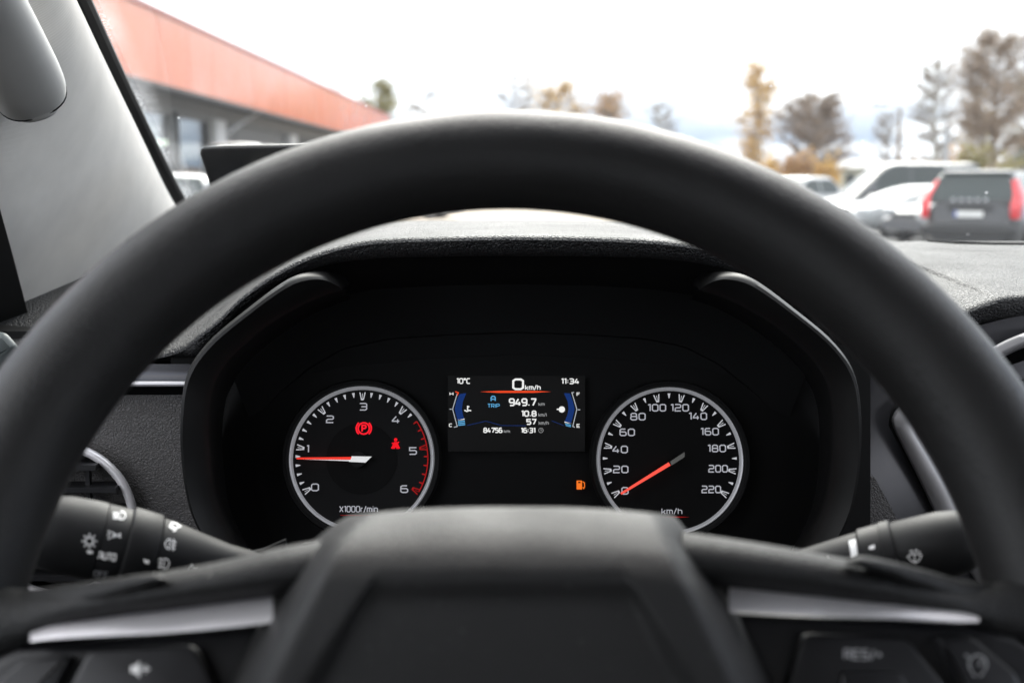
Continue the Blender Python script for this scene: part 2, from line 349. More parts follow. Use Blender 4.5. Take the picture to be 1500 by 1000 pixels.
def px_text(s, cx, cy, w, h, rot=0, gap=1.5):
    ca, sa = math.cos(R(rot)), math.sin(R(rot))
    return [[(cx + a * ca + b * sa, cy - b * ca + a * sa) for a, b in q] for q in text_lines(s, w, h, gap)]

# ================================================================== STEERING WHEEL
WT = R(25); WC = Vector((-.002, .358, CAM_Z - .151)); WR = .176; WX = Vector((1, 0, 0))
WU = Vector((0, math.sin(WT), math.cos(WT))); WN = WX.cross(WU).normalized()
if WN.y > 0: WN = -WN                                         # towards the driver
def W(px, py, h=0): return on_plane(px, py, WC + WN * h, WN)
wheel = thing('steering_wheel', 'black steering wheel with silver spoke trims in front of the instrument cluster', 'steering wheel', WC - WU * .19)
rows = []
for k in range(144):
    a = 2 * math.pi * k / 144; d = WX * math.cos(a) + WU * math.sin(a); tp_ = .05 * math.exp(-((math.degrees(a) - 90) / 45) ** 2); c = WC + d * (WR - .0187 * tp_)
    g = 1 + .07 * math.exp(-((math.degrees(a) % 180 - 8) / 20) ** 2) + .07 * math.exp(-((math.degrees(a) % 180 - 172) / 20) ** 2)
    g -= tp_
    rows.append([c + (d * .0187 * math.cos(q) + WN * .0180 * math.sin(q)) * g for q in [2 * math.pi * j / 28 for j in range(28)]])
obj('rim', MB().loft(rows, cu=True, cv=True), M['rim'], wheel, smooth=180)
# hub cover: dense height field over the wheel plane
HY = [800, 762, 747, 742, 748, 765, 785, 810, 840, 870, 930, 1000, 1100, 1250, 1400]
HH = [-.006, .011, .023, .0308, .0362, .0428, .0482, .0525, .0551, .0556, .0547, .0522, .048, .0385, .015]
HL = [520, 515, 513, 514, 500, 476, 457, 443, 426, 408, 372, 335, 300, 330, 410]
HR = [980, 983, 985, 985, 993, 1006, 1015, 1026, 1042, 1062, 1097, 1135, 1170, 1150, 1070]
ctrl = spline([(a, b, c) for a, b, c in zip(HY, HL, HR)], 120); ch = spline([(a, b, 0) for a, b in zip(HY, HH)], 120)
rows = []
for i in range(120):
    y, xl, xr = ctrl[i]; h = ch[i].y; row = []
    for j in range(121):
        t = -1 + 2 * j / 120; ts = math.copysign(abs(t) ** .8, t); x = lerp(xl, xr, (ts + 1) / 2)
        e = abs(ts); hh = h - .034 * max(0, (e - .80) / .20) ** 2.6 - .0025 * e * e
        if i > 25 and y > 800:
            lo0 = lerp(534, 441, (y - 861) / 139); lo1 = lerp(548, 484, (y - 861) / 139)
            ro0 = lerp(938, 1028, (y - 861) / 139); ro1 = lerp(914, 976, (y - 861) / 139)
            s = sstep(lo0, lo1, x) * (1 - sstep(ro1, ro0, x)) * sstep(828, 880, y)
            hh -= .0045 * s * min(1, (y - 800) / 90)
        row.append(W(x, y + 13 * e ** 2.6 * (1 - sstep(765, 830, y)), hh))
    rows.append(row)
obj('hub_cover', MB().loft(rows), M['hub'], wheel, smooth=180)
# hub back box and column behind it
mb = MB()
for s in (0,):
    rr = []
    for h, g in ((.028, 1.0), (-.01, 1.0), (-.03, .8)):
        c = WC - WU * .035; rr.append([c + WN * h + (WX * math.cos(q) * .075 + WU * math.sin(q) * .068) * g for q in [2 * math.pi * j / 24 for j in range(24)]])
    mb.loft(rr, cu=True, cap=True)
obj('hub_back', mb, M['black'], wheel)
def spoke(cols, bulge=.013):
    """columns (x, y_top, y_bottom, lift): rounded padded bar from rim to hub"""
    rows = []
    for x, yt, yb, h in spline(cols, 40):
        ym = (yt + yb) / 2; hw = (yb - yt) / 2; row = []
        for k in range(19):
            a = math.pi * (-.22 + 1.44 * k / 18)
            row.append(W(x, ym - hw * math.cos(a) * 1.0, h + bulge * math.sin(a)))
        rows.append(row)
    return MB().loft(rows)
obj('spoke', spoke([(-25, 850, 985, .004), (30, 862, 958, .006), (80, 860, 928, .010), (150, 851, 908, .014), (230, 838, 896, .018), (320, 822, 884, .021), (400, 803, 874, .023), (470, 790, 866, .024)]), M['spoke'], wheel, smooth=180)
obj('spoke', spoke([(1545, 830, 960, .004), (1470, 850, 945, .006), (1410, 858, 915, .010), (1330, 838, 898, .014), (1250, 820, 884, .018), (1160, 803, 872, .021), (1080, 790, 862, .023), (1000, 778, 856, .024)]), M['spoke'], wheel, smooth=180)
# thumb rests: a soft ridge on each spoke
obj('thumb_rest', spoke([(243, 845, 850, .0300), (222, 839, 857, .0295), (175, 845, 873, .0260), (125, 852, 892, .0205), (75, 859, 912, .0150), (30, 864, 934, .0100)], .005), M['spoke'], wheel, smooth=180)
obj('thumb_rest', spoke([(1239, 819, 824, .0300), (1264, 814, 832, .0295), (1312, 823, 848, .0260), (1362, 836, 868, .0205), (1410, 849, 890, .0150), (1455, 852, 920, .0100)], .005), M['spoke'], wheel, smooth=180)
def wplate(name, pts, h, th, bev, m, key=None, parent=None, n=0):
    return obj(name, MB().plate([W(x, y, h) for x, y in pts], WN, th, bev), m, parent or wheel, bvh=key, smooth=40)
# silver trims, curved a little across
def strip(cols):
    rows = []
    for x, yt, yb, h in spline(cols, 26):
        rows.append([W(x, lerp(yt, yb, k / 8), h - .004 + .0018 * math.sin(math.pi * (k / 8)) ** .6 + .009 * (k / 8)) for k in range(9)])
    return MB().loft(rows)
obj('trim_strip', strip([(44, 924, 939, .0200), (80, 912, 935, .0215), (150, 902, 931, .023), (240, 891, 926, .025), (330, 880, 919, .027), (400, 870, 911, .028)]), M['silver'], wheel, smooth=60)
obj('trim_strip', strip([(1434, 899, 910, .0205), (1400, 886, 911, .0215), (1330, 877, 907, .023), (1240, 870, 903, .025), (1150, 863, 900, .027), (1068, 857, 896, .028)]), M['silver'], wheel, smooth=60)
# switch carriers and switches
wplate('switch_carrier', [(-60, 985), (20, 948), (110, 938), (395, 905), (390, 1010), (370, 1150), (250, 1260), (40, 1230), (-60, 1120)], .018, .02, .004, M['button'])
wplate('switch_carrier', [(1060, 890), (1420, 912), (1490, 930), (1570, 985), (1560, 1120), (1450, 1230), (1250, 1260), (1130, 1150), (1100, 1010)], .018, .02, .004, M['button'])
def rnd(pts, r, n=4):                          # round the corners of a 2D polygon
    o = []; m_ = len(pts)
    for k in range(m_):
        a, p, b = Vector(pts[k - 1]), Vector(pts[k]), Vector(pts[(k + 1) % m_])
        d1 = (a - p); d2 = (b - p); q1 = p + d1.normalized() * min(r, d1.length * .45); q2 = p + d2.normalized() * min(r, d2.length * .45)
        for j in range(n + 1):
            t = j / n; o.append(tuple(q1 * (1 - t) ** 2 + p * 2 * t * (1 - t) + q2 * t * t))
    return o
b1 = wplate('switch_button', rnd([(128, 950), (284, 943), (318, 1010), (326, 1080), (96, 1090), (98, 1010)], 14), .0245, .008, .0016, M['button'], 'b1')
b2 = wplate('switch_button', rnd([(28, 966), (104, 958), (78, 1010), (70, 1085), (-30, 1085), (-10, 1000)], 10), .0235, .008, .0016, M['button'], 'b2')
b3 = wplate('switch_button', rnd([(1176, 926), (1328, 931), (1392, 1010), (1400, 1085), (1150, 1090), (1152, 1010)], 14), .0245, .008, .0016, M['button'], 'b3')
b4 = wplate('switch_button', rnd([(1370, 931), (1428, 933), (1490, 985), (1520, 1080), (1425, 1085), (1408, 1000)], 10), .0235, .008, .0016, M['button'], 'b4')
b5 = wplate('switch_button', rnd([(1232, 982), (1322, 984), (1345, 1040), (1340, 1085), (1228, 1085)], 10), .0262, .006, .0012, M['button'], 'b5')
decal('speaker_icon', b1, 'b1', [[(207, 979), (220, 979)], [(213.5, 973), (213.5, 985)]], 2.2, M['print'], [[(192, 974.5), (198, 974.5), (205, 968), (205, 992), (198, 984.5), (192, 984.5)]])
decal('lettering', b3, 'b3', px_text('RES/+', 1264, 958, 54, 13, 1), 2.8, M['printdim'])
decal('cruise_icon', b4, 'b4', [circ(1432, 972, 13, 18, -230, 50), [(1432, 974), (1440, 966)], [(1413, 958), (1419, 962)], [(1424, 985), (1428, 990)], [(1434, 990), (1440, 985)]], 2.4, M['printdim'])
# lower spoke down to the rim
mb = MB()
rows = []
for t in [k / 12 for k in range(13)]:
    b = lerp(-.085, -WR, t); hw = lerp(.045, .034, t); h = lerp(.012, 0, t)
    rows.append([WC + WU * b + WX * hw * math.cos(q) + WN * (h + .012 * math.sin(q)) for q in [2 * math.pi * j / 20 for j in range(20)]])
obj('spoke', MB().loft(rows, cu=True, cap=True), M['spoke'], wheel)

# ================================================================== STALKS
def lathe_px(prof, n=40, sq=1.0):
    """profile of (px, py, Y, radius in px): a body of revolution along a sight-line path"""
    pts = [P(a, b, Y) for a, b, Y, r in prof]; rad = [r * Y / FPX for a, b, Y, r in prof]
    ax = (pts[-1] - pts[0]).normalized(); x = ax.cross(Vector((0, 0, 1))).normalized(); y = x.cross(ax).normalized()
    rows = [[p + (x * math.cos(q) + y * math.sin(q) * sq) * r for q in [2 * math.pi * k / n for k in range(n)]] for p, r in zip(pts, rad)]
    return MB().loft(rows, cu=True, cap=True)
def along(a, b, ts):                           # ts: (t, r)
    return [(lerp(a[0], b[0], t), lerp(a[1], b[1], t), lerp(a[2], b[2], t), r) for t, r in ts]
LA, LB = (20, 768, .455), (430, 848, .486)
st = thing('indicator_stalk', 'black light and indicator stalk printed AUTO and OFF, beside round vent', 'stalk', P(430, 866, .5))
k1 = obj('knob', lathe_px(along(LA, LB, [(.04, 6), (.045, 22), (.055, 36), (.08, 46), (.115, 53.5), (.175, 58), (.27, 59), (.305, 58.6), (.308, 56.5)])), M['stalk'], st, bvh='k1', smooth=50)
s1 = obj('icon_sleeve', lathe_px(along(LA, LB, [(.306, 50), (.309, 57), (.312, 57.6), (.392, 56), (.395, 54)])), M['stalk'], st, bvh='s1', smooth=30)
r1 = obj('fog_ring', lathe_px(along(LA, LB, [(.393, 50), (.395, 56), (.401, 59.5), (.407, 60.5), (.498, 57), (.504, 55.6), (.507, 52)])), M['stalk'], st, bvh='r1', smooth=30)
m1 = obj('stem', lathe_px(along(LA, LB, [(.505, 45), (.511, 52.5), (.58, 48), (.66, 41), (.76, 33), (.90, 28), (1.05, 28)])), M['stalk'], st, bvh='m1', smooth=50)
decal('headlamp_icon', s1, 's1', [[(177.5, 749), (181, 749.6), (183.5, 753), (183.3, 757.5), (180.5, 760.4), (176, 760.5), (177.5, 749)]], 1.6, M['print'], [[(165.5, 750.5 + k * 2.6), (174.5, 750.9 + k * 2.6), (174.5, 752.6 + k * 2.6), (165.5, 752.2 + k * 2.6)] for k in range(4)])
decal('side_light_icon', s1, 's1', [[(164, 779), (168.5, 783.5), (164, 787)], [(169.5, 781), (169.5, 786)], [(177, 781), (172.8, 784), (177, 787)], [(158, 777), (162, 780)], [(157, 783), (161, 783)], [(158, 789), (162, 786.5)]], 1.7, M['print'])
decal('lettering', s1, 's1', px_text('AUTO', 157, 814, 25, 9.5, 8), 1.9, M['print'])
decal('lettering', s1, 's1', px_text('OFF', 148, 840, 20, 8, 6), 1.6, M['printdim'])
decal('lamp_icon', k1, 'k1', [circ(131, 792, 5.6, 16)] + [[(131 + 7.6 * math.cos(R(a)), 792 + 7.6 * math.sin(R(a))), (131 + 11 * math.cos(R(a)), 792 + 11 * math.sin(R(a)))] for a in range(0, 360, 45)], 1.8, M['print'])
decal('pointer_mark', k1, 'k1', [], 1, M['print'], [[(126.5, 805.5), (136, 806.5), (136, 810), (129, 810)]])
decal('pointer_mark', r1, 'r1', [], 1, M['print'], [[(209.5, 818), (219, 820.5), (218, 825), (212, 824)]])
decal('fog_lamp_icon', m1, 'm1', [[(249, 768), (256, 774), (264, 771), (258, 767), (250, 765)], [(247, 770), (253, 775)], [(253, 778), (258, 776)]], 2.2, M['print'])
decal('fog_lamp_icon', m1, 'm1', [[(249, 789), (245, 790), (241.5, 796), (243.5, 802), (247.5, 804), (249, 789)], [(251, 792), (258, 794)], [(250.5, 797), (257.5, 799)], [(250, 802), (256.5, 804)], [(254.5, 789), (253, 806)]], 1.4, M['print'])
decal('fog_lamp_icon', m1, 'm1', [[(241, 817), (246, 819), (248, 825), (245, 831), (239, 832), (241, 817)], [(232, 818), (238.5, 819)], [(231.5, 823.5), (238, 824.5)], [(231, 829), (237.5, 830)], [(236, 816), (234, 832)]], 1.4, M['print'])
decal('arrow_icon', m1, 'm1', [[(275, 832), (281, 826), (283, 830), (289, 829)]], 1.4, M['print'])
RA, RB = (1450, 783, .452), (1150, 846, .474)
st2 = thing('wiper_stalk', 'black wiper stalk with white bar mark beside the slanted silver vent trim', 'stalk', P(1150, 850, .5))
k2 = obj('knob', lathe_px(along(RA, RB, [(.045, 10), (.05, 24), (.07, 34), (.10, 42), (.14, 47), (.22, 50), (.44, 48.5), (.448, 47)])), M['stalk'], st2, bvh='k2', smooth=50)
r2 = obj('collar', lathe_px(along(RA, RB, [(.446, 44), (.449, 50.5), (.454, 52.5), (.50, 52.3), (.503, 50.5), (.605, 49), (.612, 47), (.614, 44)])), M['stalk'], st2, bvh='r2', smooth=30)
m2 = obj('stem', lathe_px(along(RA, RB, [(.612, 40), (.617, 45), (.72, 42), (.85, 38), (1.0, 34), (1.1, 34)])), M['stalk'], st2, bvh='m2', smooth=50)
decal('wiper_icon', k2, 'k2', [[(1329.5, 815), (1334, 811.5), (1341, 810.5), (1350, 812.5), (1345, 822), (1336, 822), (1329.5, 815)], [(1341, 825), (1339, 812)], [(1333, 808), (1335, 806), (1338, 808)], [(1340, 807), (1342, 805), (1345, 807)], [(1346, 809), (1349, 808)]], 1.3, M['print'])
decal('bar_mark', m2, 'm2', [], 1, M['print'], [[(1243.5, 792), (1253.5, 789.5), (1256.5, 812), (1247, 816)]])
decal('pointer_mark', r2, 'r2', [], 1, M['print'], [[(1273, 800.5), (1281, 797), (1281.5, 803.5), (1273.5, 804.5)]])
decal('lettering', m2, 'm2', [[(1209, 817), (1217, 815)], [(1213, 812), (1213, 820)]], 1.2, M['print'])
cc = thing('steering_column_cover', 'black plastic steering column cover behind the wheel hub', 'column cover', (0, .5, CAM_Z - .24))
mb = MB(); rows = []
for Y, hw, zt, zb in ((.40, .045, -.215, -.27), (.46, .055, -.210, -.28), (.56, .062, -.212, -.30), (.70, .065, -.230, -.33)):
    rows.append([Vector((hw * math.copysign(abs(math.cos(q)) ** .6, math.cos(q)), Y, CAM_Z + lerp(zb, zt, .5 + .5 * math.copysign(abs(math.sin(q)) ** .6, math.sin(q))))) for q in [2 * math.pi * j / 28 for j in range(28)]])
obj('shroud', mb.loft(rows, cu=True, cap=True), M['black'], cc)
obj('boot_flap', MB().prism([P(352, 812, .53), P(385, 804, .53), P(418, 790, .53), P(421, 812, .53)], Vector((0, .002, 0))), M['stalk'], cc, smooth=0)
obj('boot_flap', MB().prism([P(425, 806, .535), P(445, 795, .535), P(462, 793, .535), P(462, 815, .535)], Vector((0, .002, 0))), M['stalk'], cc, smooth=0)

# ================================================================== INSTRUMENT CLUSTER
KD = .735                                                      # distance of the dial plane
ray0 = ray(756, 672).normalized(); KO = EYE + ray0 * KD; KN = -Vector((0, ray0.y, ray0.z)).normalized()
KU = Vector((0, -KN.z, KN.y)); KU = KU if KU.z > 0 else -KU; KX = Vector((1, 0, 0))
def K(px, py, h=0): return on_plane(px, py, KO + KN * h, KN)
clu = thing('instrument_cluster', 'black instrument cluster with two round dials and a small lit screen', 'instrument cluster', KO - KU * .06)
obj('face_plate', MB().prism([K(x, y, -.004) for x, y in [(250, 880), (250, 520), (420, 430), (1100, 430), (1275, 520), (1275, 880)]], -KN * .01), M['face'], clu, smooth=0)
# outer frame: two curved horns
oc = [(335, 860, .640), (303, 800, .640), (277, 745, .640), (265, 680, .640), (263, 610, .640), (273, 548, .642), (306, 500, .645), (366, 450, .650), (415, 414, .655), (445, 402, .657), (474, 402, .660), (494, 414, .664), (502, 424, .668)]
ic = [(378, 860, .652), (345, 800, .652), (318, 745, .652), (306, 680, .652), (304, 612, .652), (314, 560, .654), (344, 518, .657), (394, 476, .660), (440, 448, .662), (462, 438, .664), (480, 432, .666), (494, 428, .668), (503, 425, .669)]
dc = [(400, 860, .722), (368, 800, .722), (340, 745, .722), (328, 680, .722), (326, 620, .722), (336, 572, .722), (366, 530, .722), (412, 492, .722), (452, 466, .722), (474, 455, .722), (490, 448, .722), (505, 443, .722), (515, 440, .722)]
def horn(mir):
    f = (lambda x: 1526 - x) if mir else (lambda x: x)
    o = spline(oc, 60); i = spline(ic, 60); d = spline(dc, 60); rows = []
    for k in range(60):
        a, b, c = o[k], i[k], d[k]; tk = min(1, (59 - k) / 10 + .12)
        A = P(f(a.x), a.y, a.z); B = P(f(b.x), b.y, b.z); D = P(f(c.x), c.y, c.z)
        out_ = (A - B).normalized()
        rows.append([A + out_ * .0005 + Vector((0, .03, 0)), A + out_ * .0005 + Vector((0, .004, 0)), A.lerp(B, .02) + Vector((0, .0008, 0)), A.lerp(B, .10) - Vector((0, .0035 * tk, 0)), A.lerp(B, .22) - Vector((0, .0055 * tk, 0)),
                     A.lerp(B, .55) - Vector((0, .0045 * tk, 0)), A.lerp(B, .88) - Vector((0, .002 * tk, 0)), A.lerp(B, 1), B + Vector((0, .006, 0)), B.lerp(D, .5), D])
    return MB().loft(rows)
obj('frame_horn', horn(0), M['band'], clu, smooth=40)
obj('frame_horn', horn(1), M['band'], clu, smooth=40)
# visor roof from the hood lip back to the dial plane, with a shallow step
def gauge(name, label, gx, gy, Rp):
    s = KD / FPX * (ray(gx, gy).length / ray(756, 672).length) * 1.0
    o = K(gx, gy); k_ = (K(gx + 50, gy) - K(gx - 50, gy)).length / 100
    Mt = Matrix(((KX.x, KU.x, KN.x, o.x), (KX.y, KU.y, KN.y, o.y), (KX.z, KU.z, KN.z, o.z), (0, 0, 0, 1)))
    def g(x, y, h=0): return Mt @ Vector((x * k_, y * k_, h))
    def disc(r, h, th=.001, x=0, y=0, n=64):
        return MB().prism([g(x + r * math.cos(2 * math.pi * q / n), y + r * math.sin(2 * math.pi * q / n), h) for q in range(n)], -KN * th)
    face = obj(name, disc(Rp - 4, 0.0, .0015), M['face2'] if 'tach' in name else M['face'], clu, smooth=0, label=label)
    def ringm(prof, n=96):
        return MB().loft([[g(r * math.cos(2 * math.pi * q / n), r * math.sin(2 * math.pi * q / n), h) for q in range(n)] for r, h in prof], cu=True)
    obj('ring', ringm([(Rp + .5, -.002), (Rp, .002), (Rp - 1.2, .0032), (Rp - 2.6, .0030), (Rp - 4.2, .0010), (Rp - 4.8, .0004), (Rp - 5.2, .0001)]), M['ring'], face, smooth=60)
    obj('surround', ringm([(Rp + .6, .001), (Rp + 3, .0045), (Rp + 8, .005), (Rp + 10, .003), (Rp + 11, -.003)]), M['visor'], face, smooth=40)
    return face, g, disc, Mt, k_
TICK = {}
def tick(face, Mt, k_, kind, ang, r, material):
    key = (kind, material.name)
    if key not in TICK:
        me = bpy.data.meshes.new('tick')
        if kind == 'major':                                   # open wedge: two slanted bars and a core
            v, f = [], []
            for pts in ([(0, 4.6), (0, 3.0), (-11, .7), (-11.5, 2.0)], [(0, -4.6), (0, -3.0), (-11, -.7), (-11.5, -2.0)], [(-8.6, -1.0), (-8.6, 1.0), (-11.5, 1.2), (-11.5, -1.2)], [(-1.5, .45), (-1.5, -.45), (-8, -.3), (-8, .3)]):
                b = len(v); v += [(x * k_, y * k_, 0) for x, y in pts]; f.append([b, b + 1, b + 2, b + 3])
        elif kind == 'minor':
            v = [(0, 2.0 * k_, 0), (0, -2.0 * k_, 0), (-7 * k_, -.5 * k_, 0), (-7 * k_, .5 * k_, 0)]; f = [[0, 1, 2, 3]]
        elif kind == 'redminor':
            v = [(0, 1.3 * k_, 0), (0, -1.3 * k_, 0), (-6 * k_, -.8 * k_, 0), (-6 * k_, .8 * k_, 0)]; f = [[0, 1, 2, 3]]
        me.from_pydata(v, [], f); me.materials.append(material); TICK[key] = me
    o = bpy.data.objects.new('tick', TICK[key]); C.objects.link(o); o.parent = face
    o.matrix_local = Matrix.Translation(-ORG[face.name]) @ Mt @ Matrix.Rotation(R(ang), 4, 'Z') @ Matrix.Translation((r * k_, 0, .0006))
    return o
def gtext(face, g, s, x, y, w_, h_, material, wd, h=.0006, name='numeral'):
    return obj(name, strokes_on(lambda a, b, l: g(x + a, y + b, h + l), text_lines(s, w_, h_), wd), material, face, smooth=0)
# --- rev counter
tf, g, disc, Mt, k_ = gauge('tachometer', 'rev counter dial with red zone and red needle just below 1', 530, 671.5, 106)
obj('inner_disc', disc(52, .0004, .0003), M['face'], tf, smooth=0)
for i in range(31):
    a = 210 - 8 * i; red = i >= 22
    tick(tf, Mt, k_, ('redmajor' if False else 'major') if i % 5 == 0 else ('redminor' if red else 'minor'), a, 97, M['tickred'] if red else M['tick'])
obj('red_zone', MB().loft([[g(r * math.cos(R(a)), r * math.sin(R(a)), .0005) for a in [34 - 64 * k / 30 for k in range(31)]] for r in (97.6, 96)]), M['tickred'], tf, smooth=0)
for s, x, y in (('0', -67.7, -41.5), ('1', -79, 14.4), ('2', -47.3, 57.6), ('3', 1.4, 76), ('4', 49.5, 57), ('5', 75, 11.3), ('6', 62.7, -44)):
    gtext(tf, g, s, x, y, 2.2 if s == '1' else 10, 9.6, M['num'], 1.7)
gtext(tf, g, 'X1000r/min', -3.6, -73, 55, 8, M['num'], 1.3, name='lettering')
obj('red_line', MB().add([g(-30, -81.4, .0006), g(-4, -81.6, .0006), g(20, -81.9, .0006), g(20, -82.2, .0006), g(-4, -83.0, .0006), g(-30, -82.2, .0006)], [[0, 1, 4, 5], [1, 2, 3, 4]]), M['faintred'], tf, smooth=0)
cx, cy = 2.6, 44.2
obj('parking_brake_lamp', strokes_on(lambda a, b, l: g(cx + a, cy + b, .0008 + l), [circ(0, 0, 8.2, 28), circ(0, 0, 11, 10, 132, 228), circ(0, 0, 11, 10, -48, 48), [(-2.4, -4.5), (-2.4, 4.6), (1.6, 4.6), (3, 3.4), (3, 1.2), (1.6, 0), (-2.0, 0)]], 2.3), M['warn'], tf, smooth=0)
cx2, cy2 = 49.5, 22
obj('seat_belt_lamp', strokes_on(lambda a, b, l: g(cx2 + a, cy2 + b, .0008 + l), [[(-6, -7), (-3.5, -3)], [(6, -7), (3.5, -3)], [(-5.5, 1), (-2.5, -.5)], [(5, 2.6), (2.5, .5)]], 1.8, [[(q[0], q[1]) for q in circ(0, 5.6, 2.6, 14)[:-1]], [(-2.6, 2.4), (2.6, 2.4), (4.8, -3), (5.2, -7.5), (1.2, -7.5), (0, -5), (-1.2, -7.5), (-5.2, -7.5), (-4.8, -3)]]), M['warnbelt'], tf, smooth=0)
obj('needle_hub', disc(11.5, .0045, .004, -5, -1.2, 40), M['face2'], tf, smooth=0)
def bar(p, q, w0, w1, h, th):
    d = Vector((q[0] - p[0], q[1] - p[1])).normalized(); n = Vector((-d.y, d.x)); return MB().prism([g(p[0] + n.x * w0, p[1] + n.y * w0, h), g(q[0] + n.x * w1, q[1] + n.y * w1, h), g(q[0] - n.x * w1, q[1] - n.y * w1, h), g(p[0] - n.x * w0, p[1] - n.y * w0, h)], -KN * th)
obj('needle', MB().prism([g(-13, 2.6, .006), g(-93, 1.7, .006), g(-93, -.8, .006), g(-14.5, -1.4, .006)], -KN * .001), M['needle'], tf, smooth=0)
obj('needle_edge', MB().prism([g(-15, -1.6, .0059), g(-85, -1.0, .0059), g(-60, -1.8, .0059), g(-16, -3.6, .0059)], -KN * .001), M['needlewhite'], tf, smooth=0)
obj('needle_tail', MB().prism([g(-13, 3.6, .006), g(16, 3.2, .006), g(7, -5.6, .006), g(-17, -4.4, .006)], -KN * .001), M['needlewhite'], tf, smooth=0)
# --- speedometer
sf, g, disc, Mt, k_ = gauge('speedometer', 'speedometer dial with red needle resting at zero', 981, 674, 107)
for i in range(23):
    tick(sf, Mt, k_, 'major' if i % 2 == 0 else 'minor', 211.3 - 11.03 * i, 98, M['tick'])
for s, x, y in (('0', -66, -44), ('20', -72, -13), ('40', -72.5, 16), ('60', -62, 41), ('80', -46, 64), ('100', -18, 77), ('120', 15.5, 77), ('140', 42, 64.5), ('160', 59, 42), ('180', 69, 17.5), ('200', 70.5, -12), ('220', 60, -42)):
    gtext(sf, g, s, x, y, {1: 9, 2: 21, 3: 25.5}[len(s)] + (1.5 if s in ('200', '220') else 0), 9.4, M['num'], 1.7)
gtext(sf, g, 'km/h', 2, -73.5, 29, 7.8, M['num'], 1.2, name='lettering')
obj('red_line', MB().add([g(-14, -81.5, .0006), g(12, -81, .0006), g(28, -82, .0006), g(12, -83, .0006), g(-14, -82.5, .0006)], [[0, 1, 3, 4], [1, 2, 3]]), M['faintred'], sf, smooth=0)
obj('needle', bar((-73, -48), (-2, -5), 1.5, 2.7, .006, .001), M['needlehot'], sf, smooth=0)
obj('needle_tail', MB().prism([g(-1, -1.6, .0058), g(20, 12, .0058), g(20, 5, .0058), g(1, -7.2, .0058)], -KN * .001), M['needlegrey'], sf, smooth=0)
# --- screen between the dials
scr = obj('display_screen', MB().prism([K(x, y, 0) for x, y in [(656, 661), (656, 550), (857, 550), (857, 661)]], -KN * .001), M['screen'], clu, smooth=0, label='small lit trip computer screen showing 0 km/h')
def S(name, lines, wd, m, polys=()): return obj(name, strokes_on(lambda x, y, l: K(x, y, .0004 + l), lines, wd, polys), m, scr, smooth=0)
def T(s, x0, x1, y0, y1, m, wd, gap=1.5, rot=0): return S('lettering', px_text(s, (x0 + x1) / 2, (y0 + y1) / 2, x1 - x0 - wd, y1 - y0 - wd, rot, gap), wd, m)
T('10oC', 668.6, 689, 553.6, 562, M['white'], 1.5); T('11:34', 822, 848.6, 554, 562.4, M['white'], 1.6)
T('0', 750.4, 767.6, 554, 571.2, M['white'], 2.9); T('km/h', 769, 792, 563.4, 571.2, M['white'], 1.3)
T('949.7', 745.4, 785.6, 583, 594.6, M['white'], 2.1); T('km', 788.5, 798, 589, 594.2, M['dim'], 1.0)
T('10.8', 763.4, 786, 601, 610, M['white'], 1.8); T('km/l', 788.5, 801, 604.5, 610, M['dim'], .9)
T('57', 771, 785.6, 613, 622, M['white'], 1.8); T('km/h', 789, 804, 616.5, 622, M['dim'], .9)
T('84756', 708, 736, 626, 633.8, M['white'], 1.5); T('km', 738, 747, 629, 633.8, M['dim'], .9)
T('16:31', 763, 784.4, 626.2, 634, M['white'], 1.5); S('clock_icon', [circ(792.4, 630, 3.4, 16), [(792.4, 627.8), (792.4, 630.2), (794.4, 630.2)]], .8, M['dim'])
T('TRIP', 714, 732, 591, 597, M['lblue'], 1.1); S('trip_icon', [[(719.4, 587), (719.4, 582), (721, 580.2), (724, 580.2), (725.4, 582), (725.4, 587)], [(720.5, 584.4), (724.4, 584.4)]], 1.7, M['lblue'])
S('red_line', [], 1, M['line'], [[(703, 573.6), (730, 572.3), (782, 572.2), (807, 573.5), (782, 575.0), (730, 575.1)]])
T('H', 658.5, 664.2, 574, 579, M['white'], 1.0); T('C', 657.6, 662.5, 620, 625, M['white'], 1.0)
T('F', 844.6, 849.6, 574.5, 580, M['white'], 1.0); T('E', 844.6, 849.6, 620.5, 626, M['white'], 1.0)
S('bracket', [[(669.6, 577), (663, 599), (669.8, 624.4), (665, 625.4)], [(658.5, 599), (661.8, 599)]], 1.2, M['bracket'])
S('bracket', [[(837, 575), (840.8, 574.4)], [(838, 575.6), (845, 599), (839, 624.2), (842, 625.6)], [(846.2, 599.8), (850, 599.8)]], 1.2, M['bracket'])
S('hot_mark', [[(667, 573.4), (671.4, 575), (669.6, 579)]], 1.6, M['line'])
S('gauge_fill', [], 1, M['dblue'], [[(673, 577), (683, 575.5), (678, 588), (676.6, 599), (678, 607), (680, 613), (670.5, 615.4), (668, 607), (666, 599), (668.4, 588)]])
S('gauge_fill', [], 1, M['dblue'], [[(835, 576), (826, 575.5), (831.5, 588), (832.8, 599), (831, 608), (827, 617), (836, 620.5), (839.5, 609), (841.8, 599), (839.4, 588)]])
for k, (y, m_) in enumerate(((614.6, 'white'), (617.4, 'lblue'), (620, 'lblue'), (622.6, 'lblue'))): S('level_bar', [[(670.4 + k * .3, y), (680.4 + k * .3, y - 1.2)]], 1.5 if k == 0 else 1.7, M[m_])
for k, (y, m_) in enumerate(((619, 'white'), (621.6, 'lblue'), (623.8, 'lblue'))): S('level_bar', [[(827 + k * .8, y - 1.2), (836.4, y + .8)]], 1.4, M[m_])
S('coolant_icon', [[(685, 594), (685, 600.5)], [(685.8, 595.4), (687.6, 595.4)], [(680.2, 600.6), (684, 602.2), (687, 600.8), (690.2, 601.2)]], 1.7, M['white'])
